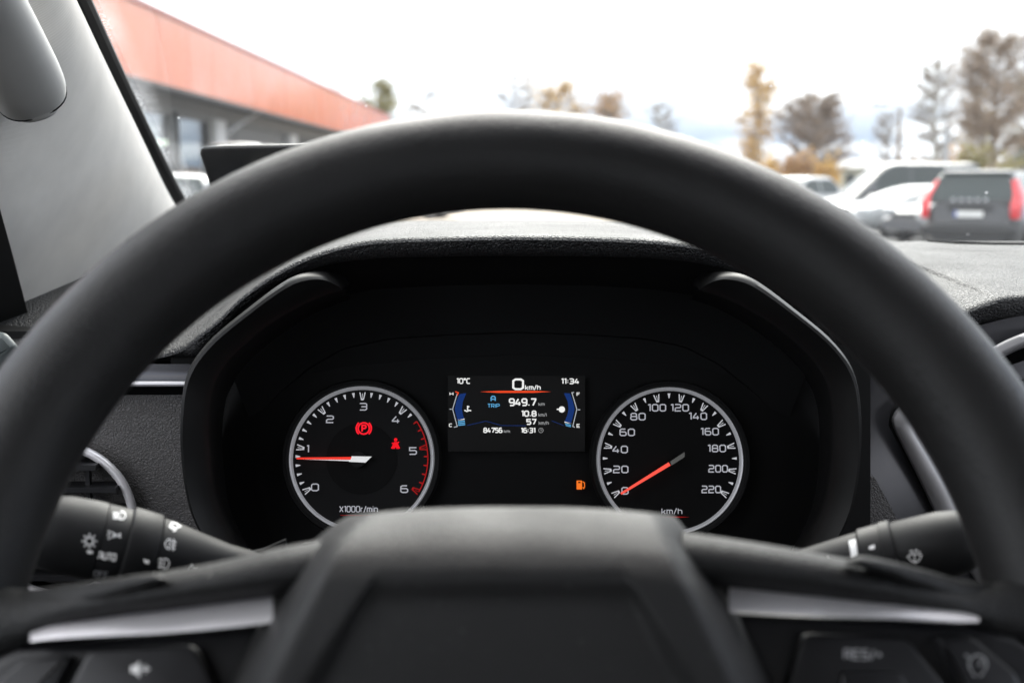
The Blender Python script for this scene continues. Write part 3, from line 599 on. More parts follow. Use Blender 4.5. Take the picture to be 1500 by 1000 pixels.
S('fuel_icon', [[(815.6, 599.2), (818.4, 599.2)]], 1.7, M['white'], [circ(823, 599.4, 4.6, 16)[:-1]])
S('blue_line', [[(684, 622.8), (712, 616.5), (735, 623), (770, 623.2)], [(808, 616), (826, 623)]], .7, M['dblue'])
fl = obj('fuel_warning_lamp', strokes_on(lambda x, y, l: K(x, y, .0004 + l), [[(853.4, 705), (856, 706.5), (856.4, 712.5), (855, 715), (853.6, 713)]], 1.3, [[(844.6, 703.4), (852.6, 703.4), (852.6, 716.4), (844.6, 716.4)]]), M['orange'], clu, smooth=0, label='lit amber fuel warning lamp')
obj('fuel_warning_window', strokes_on(lambda x, y, l: K(x, y, .00055 + l), [], 1, [[(847.0, 705.2), (850.4, 705.2), (850.4, 707.2), (847.0, 707.2)]]), M['face'], clu, smooth=0)
for n_ in (): pass

# ================================================================== DASHBOARD
dash = thing('dashboard', 'black grained dashboard with round side vent around the instrument hood', 'dashboard', (.37, .95, CAM_Z - .6))
lip = [(-260, 566, .745, 8), (-60, 540, .745, 8), (60, 533, .745, 8), (150, 527, .742, 8), (215, 521, .737, 8), (262, 510, .722, 14), (288, 492, .702, 24), (321, 466, .692, 22), (354, 434, .684, 21), (404, 399, .675, 20), (462, 371, .668, 21), (540, 352, .664, 27), (650, 347, .661, 28), (756, 345, .660, 29), (870, 347, .661, 28),
       (970, 352, .664, 27), (1040, 363, .668, 26), (1100, 388, .675, 26), (1160, 428, .684, 27), (1205, 470, .697, 26), (1250, 500, .715, 24), (1310, 502, .728, 24), (1370, 478, .735, 26), (1418, 453, .735, 28), (1452, 440, .735, 32), (1475, 434, .735, 36), (1510, 432, .735, 36), (1600, 433, .735, 36), (1800, 440, .738, 36), (2300, 452, .742, 36), (3300, 478, .76, 30)]
colsc = spline(lip, 260); rows = []
for px, py, Y, dy in colsc:
    A = P(px, py, Y); X = A.x; zb = CAM_Z + lerp(-.0385, -.0590, sstep(.15, .36, X)); B = Vector((X, 1.19, zb)); row = []
    inx = (762 - px) * .012 if 262 < px < 1262 else 0
    row.append(P(px + inx, py + dy + 3, Y + .030)); row.append(P(px + inx * .8, py + dy, Y + .012)); row.append(P(px + inx * .5, py + dy * .65, Y + .002))
    row.append(P(px, py + 6.5, Y - .0012)); row.append(P(px, py + 2.5, Y - .0002)); row.append(A + Vector((0, .0022, 0)))
    sl = P(px, py, Y)
    for k in range(1, 25):
        t = (k / 24) ** 1.6; q = A.lerp(B, t); q.z += .006 * math.sin(math.pi * t) * (1 if X > .3 or X < -.3 else .55); row.append(q)
    row.append(B + Vector((0, .03, -.03)))
    rows.append(row)
obj('dash_pad', MB().loft(rows), M['pad'], dash, smooth=60)
rows = []
for yo, zz, inset in ((-9, .664, 0), (5, .684, 3), (26, .700, 15), (42, .715, 30), (76, .722, 45), (112, .7265, 60), (113, .731, 63), (145, .733, 75)):
    row = []
    for q in range(61):
        t_ = -1 + 2 * q / 60; x0 = 760 + t_ * 452; y0 = interp(x0, [p[0] for p in lip], [p[1] + p[3] for p in lip])
        row.append(P(760 + t_ * (452 - inset), y0 + yo + inset * .15 * abs(t_), max(zz, interp(x0, [p[0] for p in lip], [p[2] for p in lip]) + .006)))
    rows.append(row)
obj('visor', MB().loft(rows), M['visor'], clu, smooth=25)
# thin defroster seam on the pad and lower carcass
obj('defroster_slot', MB().tube([P(x, y, Y) + Vector((0, 0, .0012)) for x, y, Y in [(1360, 354.5, 1.06), (1400, 357.5, 1.03), (1450, 358.8, 1.02), (1600, 359.5, 1.02), (1900, 361, 1.02)]], .0012, 6), M['seal'], dash)
mb = MB(); rows = []
for X in [-.43 + 1.58 * k / 30 for k in range(31)]:
    rows.append([Vector((X, y, CAM_Z + z)) for y, z in ((1.2, -.09), (.80, -.10), (.775, -.13), (.775, -.30), (.80, -.42), (.95, -.55), (1.15, -.60), (1.2, -.6))])
obj('carcass', mb.loft(rows), M['black'], dash)
# left: gloss strip with silver line, grained panel, round vent
def quadloft(top, bot, Y0, Y1, bulge=0, n=30, m=8):
    a = spline([(x, y, Y0) for x, y in top], n); b = spline([(x, y, Y1) for x, y in bot], n); rows = []
    for k in range(n): rows.append([P(lerp(a[k].x, b[k].x, j / m), lerp(a[k].y, b[k].y, j / m), lerp(a[k].z, b[k].z, j / m) - bulge * math.sin(math.pi * j / m)) for j in range(m + 1)])
    return MB().loft(rows)
obj('gloss_strip', quadloft([(-260, 545), (0, 534), (300, 533)], [(-260, 570), (0, 561), (300, 559)], .722, .718, .001), M['gloss'], dash)
obj('trim_line', MB().tube([P(x, y, .715) for x, y in ((-260, 572), (0, 564), (150, 562), (300, 562))], .0016, 10), M['silver'], dash)
obj('dark_gap', quadloft([(-260, 575), (0, 567), (300, 566)], [(-260, 590), (0, 580), (300, 578)], .7175, .7215), M['cavity'], dash)  # black strip between the silver line and the grained panel
obj('grained_panel', quadloft([(-260, 582), (0, 574), (150, 572), (310, 572)], [(-260, 940), (0, 930), (150, 930), (340, 930)], .722, .706, .004, m=16), M['padpanel'], dash)
vent = obj('air_vent', MB().tube([P(85, 762, .700) + (Vector((math.cos(q), 0, 0)) + Vector((0, .06, 1)) * math.sin(q)) * .0455 for q in [2 * math.pi * k / 64 for k in range(64)]], .0028, 12, closed=True), M['silver'], dash, label='round side air vent with thin silver ring')
vc = P(85, 762, .700)
obj('cavity', MB().loft([[vc + Vector((0, dy, 0)) + (Vector((math.cos(q), 0, 0)) + Vector((0, .06, 1)) * math.sin(q)) * r for q in [2 * math.pi * k / 48 for k in range(48)]] for r, dy in ((.045, -.0025), (.043, -.001), (.0425, .012), (.001, .014))], cu=True), M['cavity'], vent)
for k in range(6):
    z = -.034 + .0136 * k; hw = math.sqrt(max(0, .043 ** 2 - z ** 2))
    a = vc + Vector((-hw, -.0035, z)); obj('slat', MB().box(a - Vector((0, .003, .0016)), a + Vector((2 * hw, .012, .0016))), M['button'], vent)
obj('slat_rod', MB().box(vc + Vector((.018, -.001, -.03)), vc + Vector((.0205, .003, .034))), M['button'], vent)
# right: graphite panel, slanted centre vent
obj('centre_panel', quadloft([(1240, 545), (1290, 520), (1360, 500), (1430, 478), (1500, 462), (1620, 450), (1800, 455), (2000, 470)], [(1240, 900), (1330, 960), (1420, 980), (1500, 990), (1600, 990), (1700, 990), (1800, 990), (2000, 990)], .742, .712, .004, n=50, m=20), M['gloss'], dash, smooth=60)
vo = [(1430, 850), (1385, 780), (1350, 708), (1322, 652), (1308, 622), (1311, 605), (1330, 588), (1385, 552), (1440, 518), (1480, 496), (1530, 480), (1600, 474), (1680, 482), (1715, 510), (1720, 580), (1690, 720), (1640, 830), (1560, 868), (1480, 872)]
vs = spline(vo + vo[:1], 120)[:-1]; cen = Vector((1530, 670, 0)); rows = []
for q in vs:
    d = (Vector((cen.x - q.x, cen.y - q.y, 0))).normalized(); wpx = 34 if q.x < 1420 and q.y > 600 else lerp(20, 34, sstep(560, 610, q.y)) if q.x < 1500 else 20
    def e(t, Y): return P(q.x + d.x * wpx * t, q.y + d.y * wpx * t, Y)
    rows.append([e(-.05, .724), e(-.02, .7155), e(.02, .7115), e(.09, .7098), e(.45, .708), e(.82, .7085), e(.94, .711), e(1, .73)])
cv = obj('air_vent', MB().loft(rows, cv=True), M['darksilver'], dash, smooth=50, label='slanted centre air vent with dark silver frame')
inn = [r[-1] for r in rows]
obj('cavity', MB().loft([[q for q in inn], [q + Vector((0, .004, 0)) for q in inn], [P(1530, 670, .735).lerp(q, .5) + Vector((0, .012, 0)) for q in inn], [P(1530, 670, .735) + Vector((0, .014, 0)).lerp(q - q, 0) for q in inn]], cu=True), M['cavity'], cv)
for k in range(7):
    y = 560 + 42 * k; obj('slat', MB().prism([P(1390 + max(0, 600 - y) * .6 - 10, y, .728), P(1690, y - 10, .728), P(1690, y - 4, .728), P(1390 + max(0, 600 - y) * .6 - 10, y + 6, .728)], Vector((0, .01, 0))), M['button'], cv, smooth=0)
# dark trim groove inside the gloss panel and the grained wedge by the frame
obj('groove', MB().tube([P(x, y, .7185) for x, y in ((1378, 768), (1345, 702), (1318, 648), (1304, 622), (1307, 602), (1322, 588))], .0011, 8), M['seal'], dash)
obj('knee_wedge', MB().prism([P(1262, 690, .700), P(1282, 700, .700), P(1320, 770, .700), P(1340, 880, .690), P(1230, 880, .690)], Vector((0, .03, 0))), M['padpanel'], dash, smooth=0)
obj('hood_side', quadloft([(1225, 505), (1262, 510), (1275, 525)], [(1225, 800), (1262, 800), (1275, 800)], .69, .69, 0), M['black'], dash)

# ================================================================== A-PILLAR, HANDLE, WINDSCREEN, DOOR, CABIN
Fp = [(345, 470, 1.29), (300, 378, 1.215), (250, 304, 1.15), (212, 236, 1.075), (163, 140, .985), (93, 0, .83), (30, -125, .70), (-60, -300, .56)]
Rp_ = [(78, 680, .99), (60, 560, .95), (42, 470, .90), (26, 400, .86), (2, 315, .80), (-45, 175, .72), (-105, 0, .62), (-200, -230, .50)]
fa = spline(Fp, 60); ra = spline(Rp_, 60)
def pillar_rows(mir=False):
    rows = []
    for k in range(60):
        A = P(*fa[k]); B = P(*ra[k]); nrm = (B - A).cross(P(*fa[min(59, k + 1)]) - P(*fa[max(0, k - 1)])).normalized()
        if nrm.dot(EYE - A) < 0: nrm = -nrm
        row = []
        for j in range(25):
            t = j / 24; b = .028 * math.sin(math.pi * t ** .60) ** .85
            row.append(A.lerp(B, t) + nrm * b)
        row = [A + (A - B).normalized() * .004 - nrm * .012] + row + [B + (B - A).normalized() * .003 - nrm * .02]
        rows.append([Vector((.74 - q.x, q.y, q.z)) if mir else q for q in row])
    return rows
pl = obj('windscreen_pillar', MB().loft(pillar_rows()), M['pillar'], None, smooth=50, loc=P(*Rp_[0]))
tag(pl, 'pale grey fabric-covered windscreen pillar left of the red-fronted building', 'pillar')
pr = obj('windscreen_pillar', MB().loft(pillar_rows(True)), M['pillar'], None, smooth=50, loc=Vector((.74, 0, 0)) + Vector((-P(*Rp_[0]).x, P(*Rp_[0]).y, P(*Rp_[0]).z)))
tag(pr, 'pale grey fabric-covered windscreen pillar on the passenger side of the dashboard', 'pillar')
# grab handle
gh = thing('grab_handle', 'pale grey plastic grab handle with seamed end on the pale windscreen pillar', 'grab handle', P(30, 178, .74))
HC = spline([(-128, -195, .54), (-92, -125, .58), (-40, -25, .63), (-12, 28, .66), (12, 75, .685), (36, 120, .715), (46, 140, .736), (51, 152, .741), (54, 160, .746)], 60)
HWp = spline([(56, 0, 0), (56, 0, 0), (56, 0, 0), (56, 0, 0), (56, 0, 0), (54, 0, 0), (48, 0, 0), (36, 0, 0), (4, 0, 0)], 60)
rows = []
for k in range(60):
    c = P(*HC[k]); r = HWp[k].x * HC[k].z / FPX; t = (P(*HC[min(59, k + 1)]) - P(*HC[max(0, k - 1)])).normalized()
    vx = t.cross((EYE - c).normalized()).normalized(); vn = vx.cross(t).normalized()
    if vn.dot(EYE - c) < 0: vn = -vn
    rows.append([c + vx * r * math.copysign(abs(math.cos(q)) ** .8, math.cos(q)) + vn * .015 * min(1, r / .016) * math.copysign(abs(math.sin(q)) ** .9, math.sin(q)) for q in [2 * math.pi * j / 32 for j in range(32)]])
sp = 45
obj('grip', MB().loft(rows[:sp], cu=True, cap=True), M['handle'], gh, smooth=60)
obj('end_cap', MB().loft([[q.lerp(sum(rows[sp - 1], Vector()) / 32, .05) for q in rows[sp - 1]]] + rows[sp:], cu=True, cap=True), M['handle'], gh, smooth=60)
obj('seam', MB().tube([q for q in rows[sp - 1]], .0007, 6, closed=True), M['seal'], gh)
# windscreen: two skins 5 mm apart, dust and specks on it, plus an even veil for glare
gm = bpy.data.materials.new('windscreen_glass'); gm.use_nodes = True; t = gm.node_tree; t.nodes.clear()
o_ = t.nodes.new('ShaderNodeOutputMaterial'); tr = t.nodes.new('ShaderNodeBsdfTransparent'); tr.inputs['Color'].default_value = (.955, .97, .965, 1)
gl = t.nodes.new('ShaderNodeBsdfGlossy'); gl.inputs['Roughness'].default_value = .02; gl.inputs['Color'].default_value = (1, 1, 1, 1)
lw = t.nodes.new('ShaderNodeLayerWeight'); lw.inputs['Blend'].default_value = .5
pw = t.nodes.new('ShaderNodeMath'); pw.operation = 'POWER'; pw.inputs[1].default_value = 5; t.links.new(lw.outputs['Facing'], pw.inputs[0])
fr = t.nodes.new('ShaderNodeMath'); fr.operation = 'MULTIPLY_ADD'; fr.inputs[1].default_value = .9; fr.inputs[2].default_value = .035; t.links.new(pw.outputs[0], fr.inputs[0])
m1_ = t.nodes.new('ShaderNodeMixShader'); t.links.new(fr.outputs[0], m1_.inputs[0]); t.links.new(tr.outputs[0], m1_.inputs[1]); t.links.new(gl.outputs[0], m1_.inputs[2])
df = t.nodes.new('ShaderNodeBsdfDiffuse'); df.inputs['Color'].default_value = (.75, .76, .78, 1); tl = t.nodes.new('ShaderNodeBsdfTranslucent'); tl.inputs['Color'].default_value = (.8, .82, .85, 1)
ad = t.nodes.new('ShaderNodeMixShader'); ad.inputs[0].default_value = .6; t.links.new(df.outputs[0], ad.inputs[1]); t.links.new(tl.outputs[0], ad.inputs[2])
tcn = t.nodes.new('ShaderNodeTexCoord'); v1 = t.nodes.new('ShaderNodeTexVoronoi'); v1.inputs['Scale'].default_value = 85
n1 = t.nodes.new('ShaderNodeTexNoise'); n1.inputs['Scale'].default_value = 30; n1.inputs['Detail'].default_value = 4
for nn in (v1, n1): t.links.new(tcn.outputs['Object'], nn.inputs['Vector'])
rr1 = t.nodes.new('ShaderNodeMapRange'); rr1.inputs['From Min'].default_value = .50; rr1.inputs['From Max'].default_value = .75; rr1.inputs['To Max'].default_value = .15
t.links.new(n1.outputs['Fac'], rr1.inputs['Value']); lt = t.nodes.new('ShaderNodeMath'); lt.operation = 'LESS_THAN'; t.links.new(v1.outputs['Distance'], lt.inputs[0]); t.links.new(rr1.outputs[0], lt.inputs[1])
# wiped field: the film of dust is thick only along the pillar, where the wiper does not reach
at = t.nodes.new('ShaderNodeAttribute'); at.attribute_name = 'dust'
n2 = t.nodes.new('ShaderNodeTexNoise'); n2.inputs['Scale'].default_value = 420; n2.inputs['Detail'].default_value = 4; t.links.new(tcn.outputs['Object'], n2.inputs['Vector'])
r2_ = t.nodes.new('ShaderNodeMapRange'); r2_.inputs['From Min'].default_value = .3; r2_.inputs['From Max'].default_value = .65; r2_.inputs['To Min'].default_value = .10; r2_.inputs['To Max'].default_value = .46; t.links.new(n2.outputs['Fac'], r2_.inputs['Value'])
mu = t.nodes.new('ShaderNodeMath'); mu.operation = 'MULTIPLY'; t.links.new(at.outputs['Fac'], mu.inputs[0]); t.links.new(r2_.outputs[0], mu.inputs[1])
sp_ = t.nodes.new('ShaderNodeMath'); sp_.operation = 'MULTIPLY'; sp_.inputs[1].default_value = .5; t.links.new(lt.outputs[0], sp_.inputs[0])
a2 = t.nodes.new('ShaderNodeMath'); a2.operation = 'MAXIMUM'; t.links.new(mu.outputs[0], a2.inputs[0]); t.links.new(sp_.outputs[0], a2.inputs[1])
a3 = t.nodes.new('ShaderNodeMath'); a3.operation = 'ADD'; a3.inputs[1].default_value = .025; t.links.new(a2.outputs[0], a3.inputs[0])  # even film over all the glass imitates veiling glare
m2_ = t.nodes.new('ShaderNodeMixShader'); t.links.new(a3.outputs[0], m2_.inputs[0]); t.links.new(m1_.outputs[0], m2_.inputs[1]); t.links.new(ad.outputs[0], m2_.inputs[2])
t.links.new(m2_.outputs[0], o_.inputs['Surface'])
ws = thing('windscreen', 'clear raked windscreen above the dashboard with dust specks near the pillar', 'windscreen', (.37, 1.19, CAM_Z - .04))
rows = []; dust = []
for k in range(60):
    A = P(*fa[k]); A2 = Vector((.74 - A.x, A.y, A.z)); row = []
    for j in range(61):
        s = (j / 60); s = s * s * (3 - 2 * s) * .3 + s * .7
        q = A.lerp(A2, s) + Vector((0, .02, .035)) * math.sin(math.pi * s) + Vector((0, .012, 0)); row.append(q)
        dx = (q - A).length; dust.append(max(0, 1 - sstep(.012, .030, dx + .004 * math.sin(k * .9))))
    rows.append(row)
go = obj('glass', MB().loft(rows), gm, ws, smooth=180)
go2 = obj('outer_glass', MB().loft([[q + Vector((0, .0022, .0045)) for q in r_] for r_ in rows]), None or mat('outer_glass_skin', (1, 1, 1), .05), ws, smooth=180)
mt = go2.data.materials[0]; tt = mt.node_tree; tt.nodes.clear(); oo = tt.nodes.new('ShaderNodeOutputMaterial'); tb = tt.nodes.new('ShaderNodeBsdfTransparent'); tb.inputs['Color'].default_value = (.96, .975, .97, 1); tt.links.new(tb.outputs[0], oo.inputs['Surface'])
da = go.data.attributes.new('dust', 'FLOAT', 'POINT'); da.data.foreach_set('value', dust)
sl = []
for k in range(60): sl.append(rows[k][0] + Vector((.0125, -.008, -.002)))
obj('rubber_seal', MB().tube(sl, .0060, 10), M['seal'], ws)
obj('rubber_seal', MB().tube([Vector((.74 - q.x, q.y, q.z)) for q in sl], .0045, 10), M['seal'], ws)
obj('lower_seal', MB().tube([r_ for r_ in rows[0]], .006, 8), M['seal'], ws)
# gadget on the dash
gd = thing('dash_top_display', 'slim black device with pale top edge standing on the dash behind the wheel', 'device', P(370, 330, .98))
prof = [(291, 224), (293, 217), (299, 213.5), (330, 211.5), (420, 210), (480, 209.5), (490, 216), (484, 300), (470, 330), (330, 335), (318, 315), (304, 265)]
obj('housing', MB().plate([P(x, y, .965) for x, y in prof], Vector((0, -1, .12)), .035, .0035), M['piano'], gd, smooth=40)
# side trim, door, roof and the rest of the cabin
dr = obj('cabin_side', MB().box((-.52, -1.0, CAM_Z - .95), (-.43, .96, CAM_Z - .15)), M['doortrim'], None, smooth=0, kind='structure')
mb = MB().prism([P(70, 600, .89), P(46, 478, .87), P(24, 392, .82), P(0, 306, .765), P(-120, 270, .70), P(-120, 600, .82)], Vector((-.02, .03, 0)))
obj('mirror_corner', mb, M['seal'], dr, smooth=0)
obj('door_cap', MB().plate([P(x, y, .70) for x, y in rnd([(-90, 470), (8, 486), (26, 506), (24, 519), (-10, 545), (-90, 570)], 6)], Vector((.3, -1, .3)), .04, .004), M['doorgrey'], dr, smooth=40)
obj('door_post', MB().box((-.50, -.45, CAM_Z - .15), (-.42, -.28, CAM_Z + .36)), M['headliner'], dr, smooth=0)
cab = obj('cabin_roof', MB().box((-.46, -1.9, CAM_Z + .36), (1.20, .42, CAM_Z + .42)), M['headliner'], None, smooth=0, kind='structure')
obj('cabin_floor', MB().box((-.46, -1.9, CAM_Z - 1.0), (1.20, 1.24, CAM_Z - .96)), M['carpet'], None, smooth=0, kind='structure')
mb = MB().box((1.17, -1.0, CAM_Z - .95), (1.26, .96, CAM_Z - .15)).box((1.16, -.45, CAM_Z - .148), (1.24, -.28, CAM_Z + .358))
obj('cabin_side', mb, M['doortrim'], None, smooth=0, kind='structure')
mb = MB().box((-.46, -1.90, CAM_Z - .955), (1.20, -1.82, CAM_Z - .05)).box((-.50, -1.815, CAM_Z - .955), (-.43, -1.01, CAM_Z - .15)).box((1.17, -1.815, CAM_Z - .955), (1.25, -1.01, CAM_Z - .15)).box((-.5, -1.815, CAM_Z - .145), (-.43, -1.6, CAM_Z + .355)).box((1.17, -1.815, CAM_Z - .145), (1.25, -1.6, CAM_Z + .355))
obj('cabin_rear', mb, M['doortrim'], None, smooth=0, kind='structure')
mb = MB(); 
seat = thing('driver_seat', 'dark fabric seat with headrest facing the steering wheel', 'seat', (0, -.35, CAM_Z - .95))
def pillow(c, hx, hy, hz, tilt=0, n=20):
    rows = []
    for i in range(n + 1):
        v = -math.pi / 2 + math.pi * i / n
        row = []
        for j in range(28):
            u = 2 * math.pi * j / 28; se = lambda a, e: math.copysign(abs(a) ** e, a)
            q = Vector((hx * se(math.cos(v), .5) * se(math.cos(u), .5), hy * se(math.cos(v), .5) * se(math.sin(u), .5), hz * se(math.sin(v), .5)))
            row.append(Vector(c) + Matrix.Rotation(tilt, 3, 'X') @ q)
        rows.append(row)
    return MB().loft(rows, cu=True)
obj('backrest', pillow((0, -.52, CAM_Z - .33), .25, .07, .32, R(18)), M['carpet'], seat, smooth=60)
obj('cushion', pillow((0, -.22, CAM_Z - .66), .26, .27, .08, R(8)), M['carpet'], seat, smooth=60)
obj('headrest', pillow((0, -.62, CAM_Z + .09), .13, .05, .09, R(12)), M['carpet'], seat, smooth=60)
obj('seat_base', MB().box((-.22, -.42, CAM_Z - .957), (.22, -.04, CAM_Z - .70)), M['doortrim'], seat, smooth=0)
# bonnet of the car we sit in (below the sight line, real for other views)
bn = [[Vector((X, Y, CAM_Z - .20 - .10 * ((Y - 1.2) / 1.2) ** 2 - .09 * ((X - .37) / .9) ** 2)) for X in [-.45 + 1.64 * k / 16 for k in range(17)]] for Y in [1.235 + 1.1 * k / 14 for k in range(15)]]
bo = obj('car_bonnet', MB().loft(bn).loft([bn[-1], [q + Vector((0, .08, -.35)) for q in bn[-1]]]), mat('bonnet_paint', (.05, .05, .055), .25, metal=.3, coat=.6), None, smooth=60, loc=(.37, 1.9, CAM_Z - .5))
tag(bo, 'dark painted bonnet in front of the windscreen', 'bonnet')
# ================================================================== OUTSIDE
rnd_ = random.Random(11)
M['asphalt'] = mat('asphalt', (.085, .084, .082), .8, bump=('noise', 60, .3, .01), var=(.35, .25))
ground = obj('ground', MB().add([(-600, -150, 0), (600, -150, 0), (600, 1500, 0), (-600, 1500, 0)], [[0, 1, 2, 3]]), M['asphalt'], None, smooth=0, kind='structure')
M['gravel'] = mat('pale_gravel', (.36, .31, .25), .9, bump=('noise', 40, .4, .02), var=(.6, .15))
lot = obj('gravel_lot', MB().add([(-6, 40, .004), (60, 40, .004), (70, 96, .004), (-8, 96, .004)], [[0, 1, 2, 3]]), M['gravel'], None, smooth=0, kind='structure')
M['grassmat'] = mat('verge_grass', (.10, .11, .045), .95, bump=('noise', 12, .5, .05), var=(.4, .3))
obj('grass_verge', MB().add([(-60, 97, .006), (110, 97, .006), (130, 190, .006), (-70, 190, .006)], [[0, 1, 2, 3]]), M['grassmat'], None, smooth=0, kind='structure')
M['line_paint'] = mat('road_marking_paint', (.7, .7, .68), .7, var=(3, .15))
for k in range(7):
    obj('parking_line', MB().add([(6.1 + k * 2.6, 20.2, .004), (6.2 + k * 2.6, 20.2, .004), (6.2 + k * 2.6, 25, .004), (6.1 + k * 2.6, 25, .004)], [[0, 1, 2, 3]]), M['line_paint'], ground, smooth=0)

# ------------------------------------------------------------------ showroom building with the red fascia
M['red'] = mat('red_fascia_panel', (.56, .105, .010), .16, spec=.30, bump=('noise', .9, .10, .10), var=(.7, .06))
M['redcap'] = mat('red_fascia_cap', (.34, .05, .03), .4)
M['soffit'] = mat('dark_soffit', (.035, .035, .037), .6)
M['concrete'] = mat('grey_render', (.20, .20, .205), .85, var=(1.2, .1))
M['frame'] = mat('dark_window_frame', (.03, .03, .033), .4)
M['shutter'] = mat('charcoal_shutter', (.045, .046, .05), .5)
M['post'] = mat('pale_steel_post', (.52, .52, .53), .5)
M['shopglass'] = mat('showroom_glass', (.22, .27, .30), .08, spec=.6)
M['shopback'] = mat('showroom_wall', (.22, .20, .17), .8, var=(.8, .3))
M['tube'] = mat('lit_strip_lamp', (.9, .85, .6), .5, emit=((1, .93, .68), 7.0))
XF = -9.0                                                     # plane of the fascia
VPX = 778
def bld(px, py, x=XF): return PX(px, py, x)
zt = CAM_Z + .459 * 9.0; zb = CAM_Z + .262 * 9.0
Y0, Y1 = 12.0, 77.0
SK = (778 - 750) / FPX                                        # the front runs very slightly to the right of straight ahead
bd = thing('showroom_building', 'long low building with glossy red fascia over a dark glazed ground floor', 'building', (XF, 45, 0))
def bp(x, y, z): return Vector((XF + x + SK * y, y, z))
def bbox(x0, x1, y0, y1, z0, z1):
    return MB().add([bp(x0, y0, z0), bp(x1, y0, z0), bp(x1, y1, z0), bp(x0, y1, z0), bp(x0, y0, z1), bp(x1, y0, z1), bp(x1, y1, z1), bp(x0, y1, z1)], [[0, 3, 2, 1], [4, 5, 6, 7], [0, 1, 5, 4], [1, 2, 6, 5], [2, 3, 7, 6], [3, 0, 4, 7]])
n = 26
for k in range(n):
    a = lerp(Y0, Y1, k / n); b = lerp(Y0, Y1, (k + 1) / n)
    obj('fascia_panel', bbox(-.10, rnd_.uniform(-.004, .006), a + .012, b - .012, zb, zt - .10), M['red'], bd, smooth=0)
obj('fascia_backing', bbox(-.4, -.12, Y0, Y1, zb + .02, zt - .12), M['soffit'], bd, smooth=0)
obj('roof_cap', bbox(-.45, .05, Y0 - .05, Y1 + .05, zt - .10, zt), M['redcap'], bd, smooth=0)
obj('drip_edge', bbox(-.14, .02, Y0, Y1, zb - .10, zb - .003), M['soffit'], bd, smooth=0)
obj('soffit', bbox(-2.4, -.15, Y0, Y1, zb + .05, zb + .15), M['soffit'], bd, smooth=0)
obj('roof', bbox(-22, -.5, Y0 + .1, Y1 - .1, zt - .5, zt - .3), M['soffit'], bd, smooth=0)
WXW = -1.3                                                    # wall plane, set back under the fascia
obj('lintel', bbox(WXW - .25, WXW, Y0, Y1, 3.4, zb + .045), M['concrete'], bd, smooth=0)
obj('plinth', bbox(WXW - .25, WXW + .02, Y0, Y1, 0, .35), M['concrete'], bd, smooth=0)
obj('rear_wall', bbox(-22, -21.7, Y0, Y1, 0, zt - .5), M['concrete'], bd, smooth=0)
obj('end_wall', bbox(-21.6, WXW - .3, Y0, Y0 + .3, 0, zt - .51), M['concrete'], bd, smooth=0)
obj('end_wall', bbox(-21.6, WXW - .3, Y1 - .3, Y1, 0, zt - .51), M['concrete'], bd, smooth=0)
obj('inner_wall', bbox(-8.2, -8.0, Y0 + .4, Y1 - .4, 0, zb), M['shopback'], bd, smooth=0)
obj('inner_floor', bbox(-8, WXW - .3, Y0 + .4, Y1 - .4, .02, .06), M['concrete'], bd, smooth=0)
wx = XF + WXW
def yat(px): return (wx) / ((px - 750) / FPX - SK) * 1.0 / 1.0 if False else wx / ((px - 750) / FPX / (math.cos(PITCH) + (500 - 200) / FPX * math.sin(PITCH)) - SK)
glass_spans = [(12.3, yat(120)), (yat(122), yat(190)), (yat(193), yat(250)), (yat(261), yat(306))]
for a, b in glass_spans:
    p = obj('window', bbox(WXW - .14, WXW - .10, a, b, .36, 3.39), M['shopglass'], bd, smooth=0)
    for q in (a, b): obj('mullion', bbox(WXW - .09, WXW + .03, q - .07, q + .07, .36, 3.39), M['frame'], p, smooth=0)
    obj('transom', bbox(WXW - .09, WXW + .025, a + .08, b - .08, 3.28, 3.385), M['frame'], p, smooth=0)
ya = yat(318)
obj('pillar', bbox(WXW - .2, WXW + .12, ya - .55, ya + .75, 0, 3.395), M['post'], bd, smooth=0)
br = MB().tube([bp(WXW + .1, ya + 1.0, 3.0), bp(WXW + .3, ya + 1.6, 3.3), bp(-.5, ya + 2.6, zb + .03)], .07, 8)
obj('bracket', br, M['post'], bd)
sh = obj('roller_door', bbox(WXW - .12, WXW - .06, yat(345), yat(415), .0, 3.38), M['shutter'], bd, smooth=0)
for k in range(13):
    obj('door_slat', bbox(WXW - .055, WXW - .02, yat(345) + .1, yat(415) - .1, .1 + k * .24, .1 + k * .24 + .2), M['shutter'], sh, smooth=0)
obj('pillar', bbox(WXW - .2, WXW + .12, yat(421), yat(432), 0, 3.395), M['post'], bd, smooth=0)
obj('wall', bbox(WXW - .2, WXW - .03, yat(433), Y1, .36, 3.39), M['soffit'], bd, smooth=0)
obj('wall', bbox(WXW - .2, WXW - .03, ya + .9, yat(344), .36, 3.39), M['shutter'], bd, smooth=0)
for px in (155, 212, 285):
    y = yat(px); obj('strip_lamp', bbox(WXW + .02 - 1.4, WXW - 1.2, y - 1.3, y + 1.3, 2.55, 2.68), M['tube'], bd, smooth=0)
M['shopglass'].node_tree.nodes.clear(); t = M['shopglass'].node_tree
oo = t.nodes.new('ShaderNodeOutputMaterial'); tb = t.nodes.new('ShaderNodeBsdfTransparent'); tb.inputs['Color'].default_value = (.62, .70, .72, 1); gb = t.nodes.new('ShaderNodeBsdfGlossy'); gb.inputs['Roughness'].default_value = .03
lw = t.nodes.new('ShaderNodeLayerWeight'); lw.inputs['Blend'].default_value = .22; mm = t.nodes.new('ShaderNodeMixShader'); t.links.new(lw.outputs['Facing'], mm.inputs[0]); t.links.new(tb.outputs[0], mm.inputs[1]); t.links.new(gb.outputs[0], mm.inputs[2]); t.links.new(mm.outputs[0], oo.inputs['Surface'])

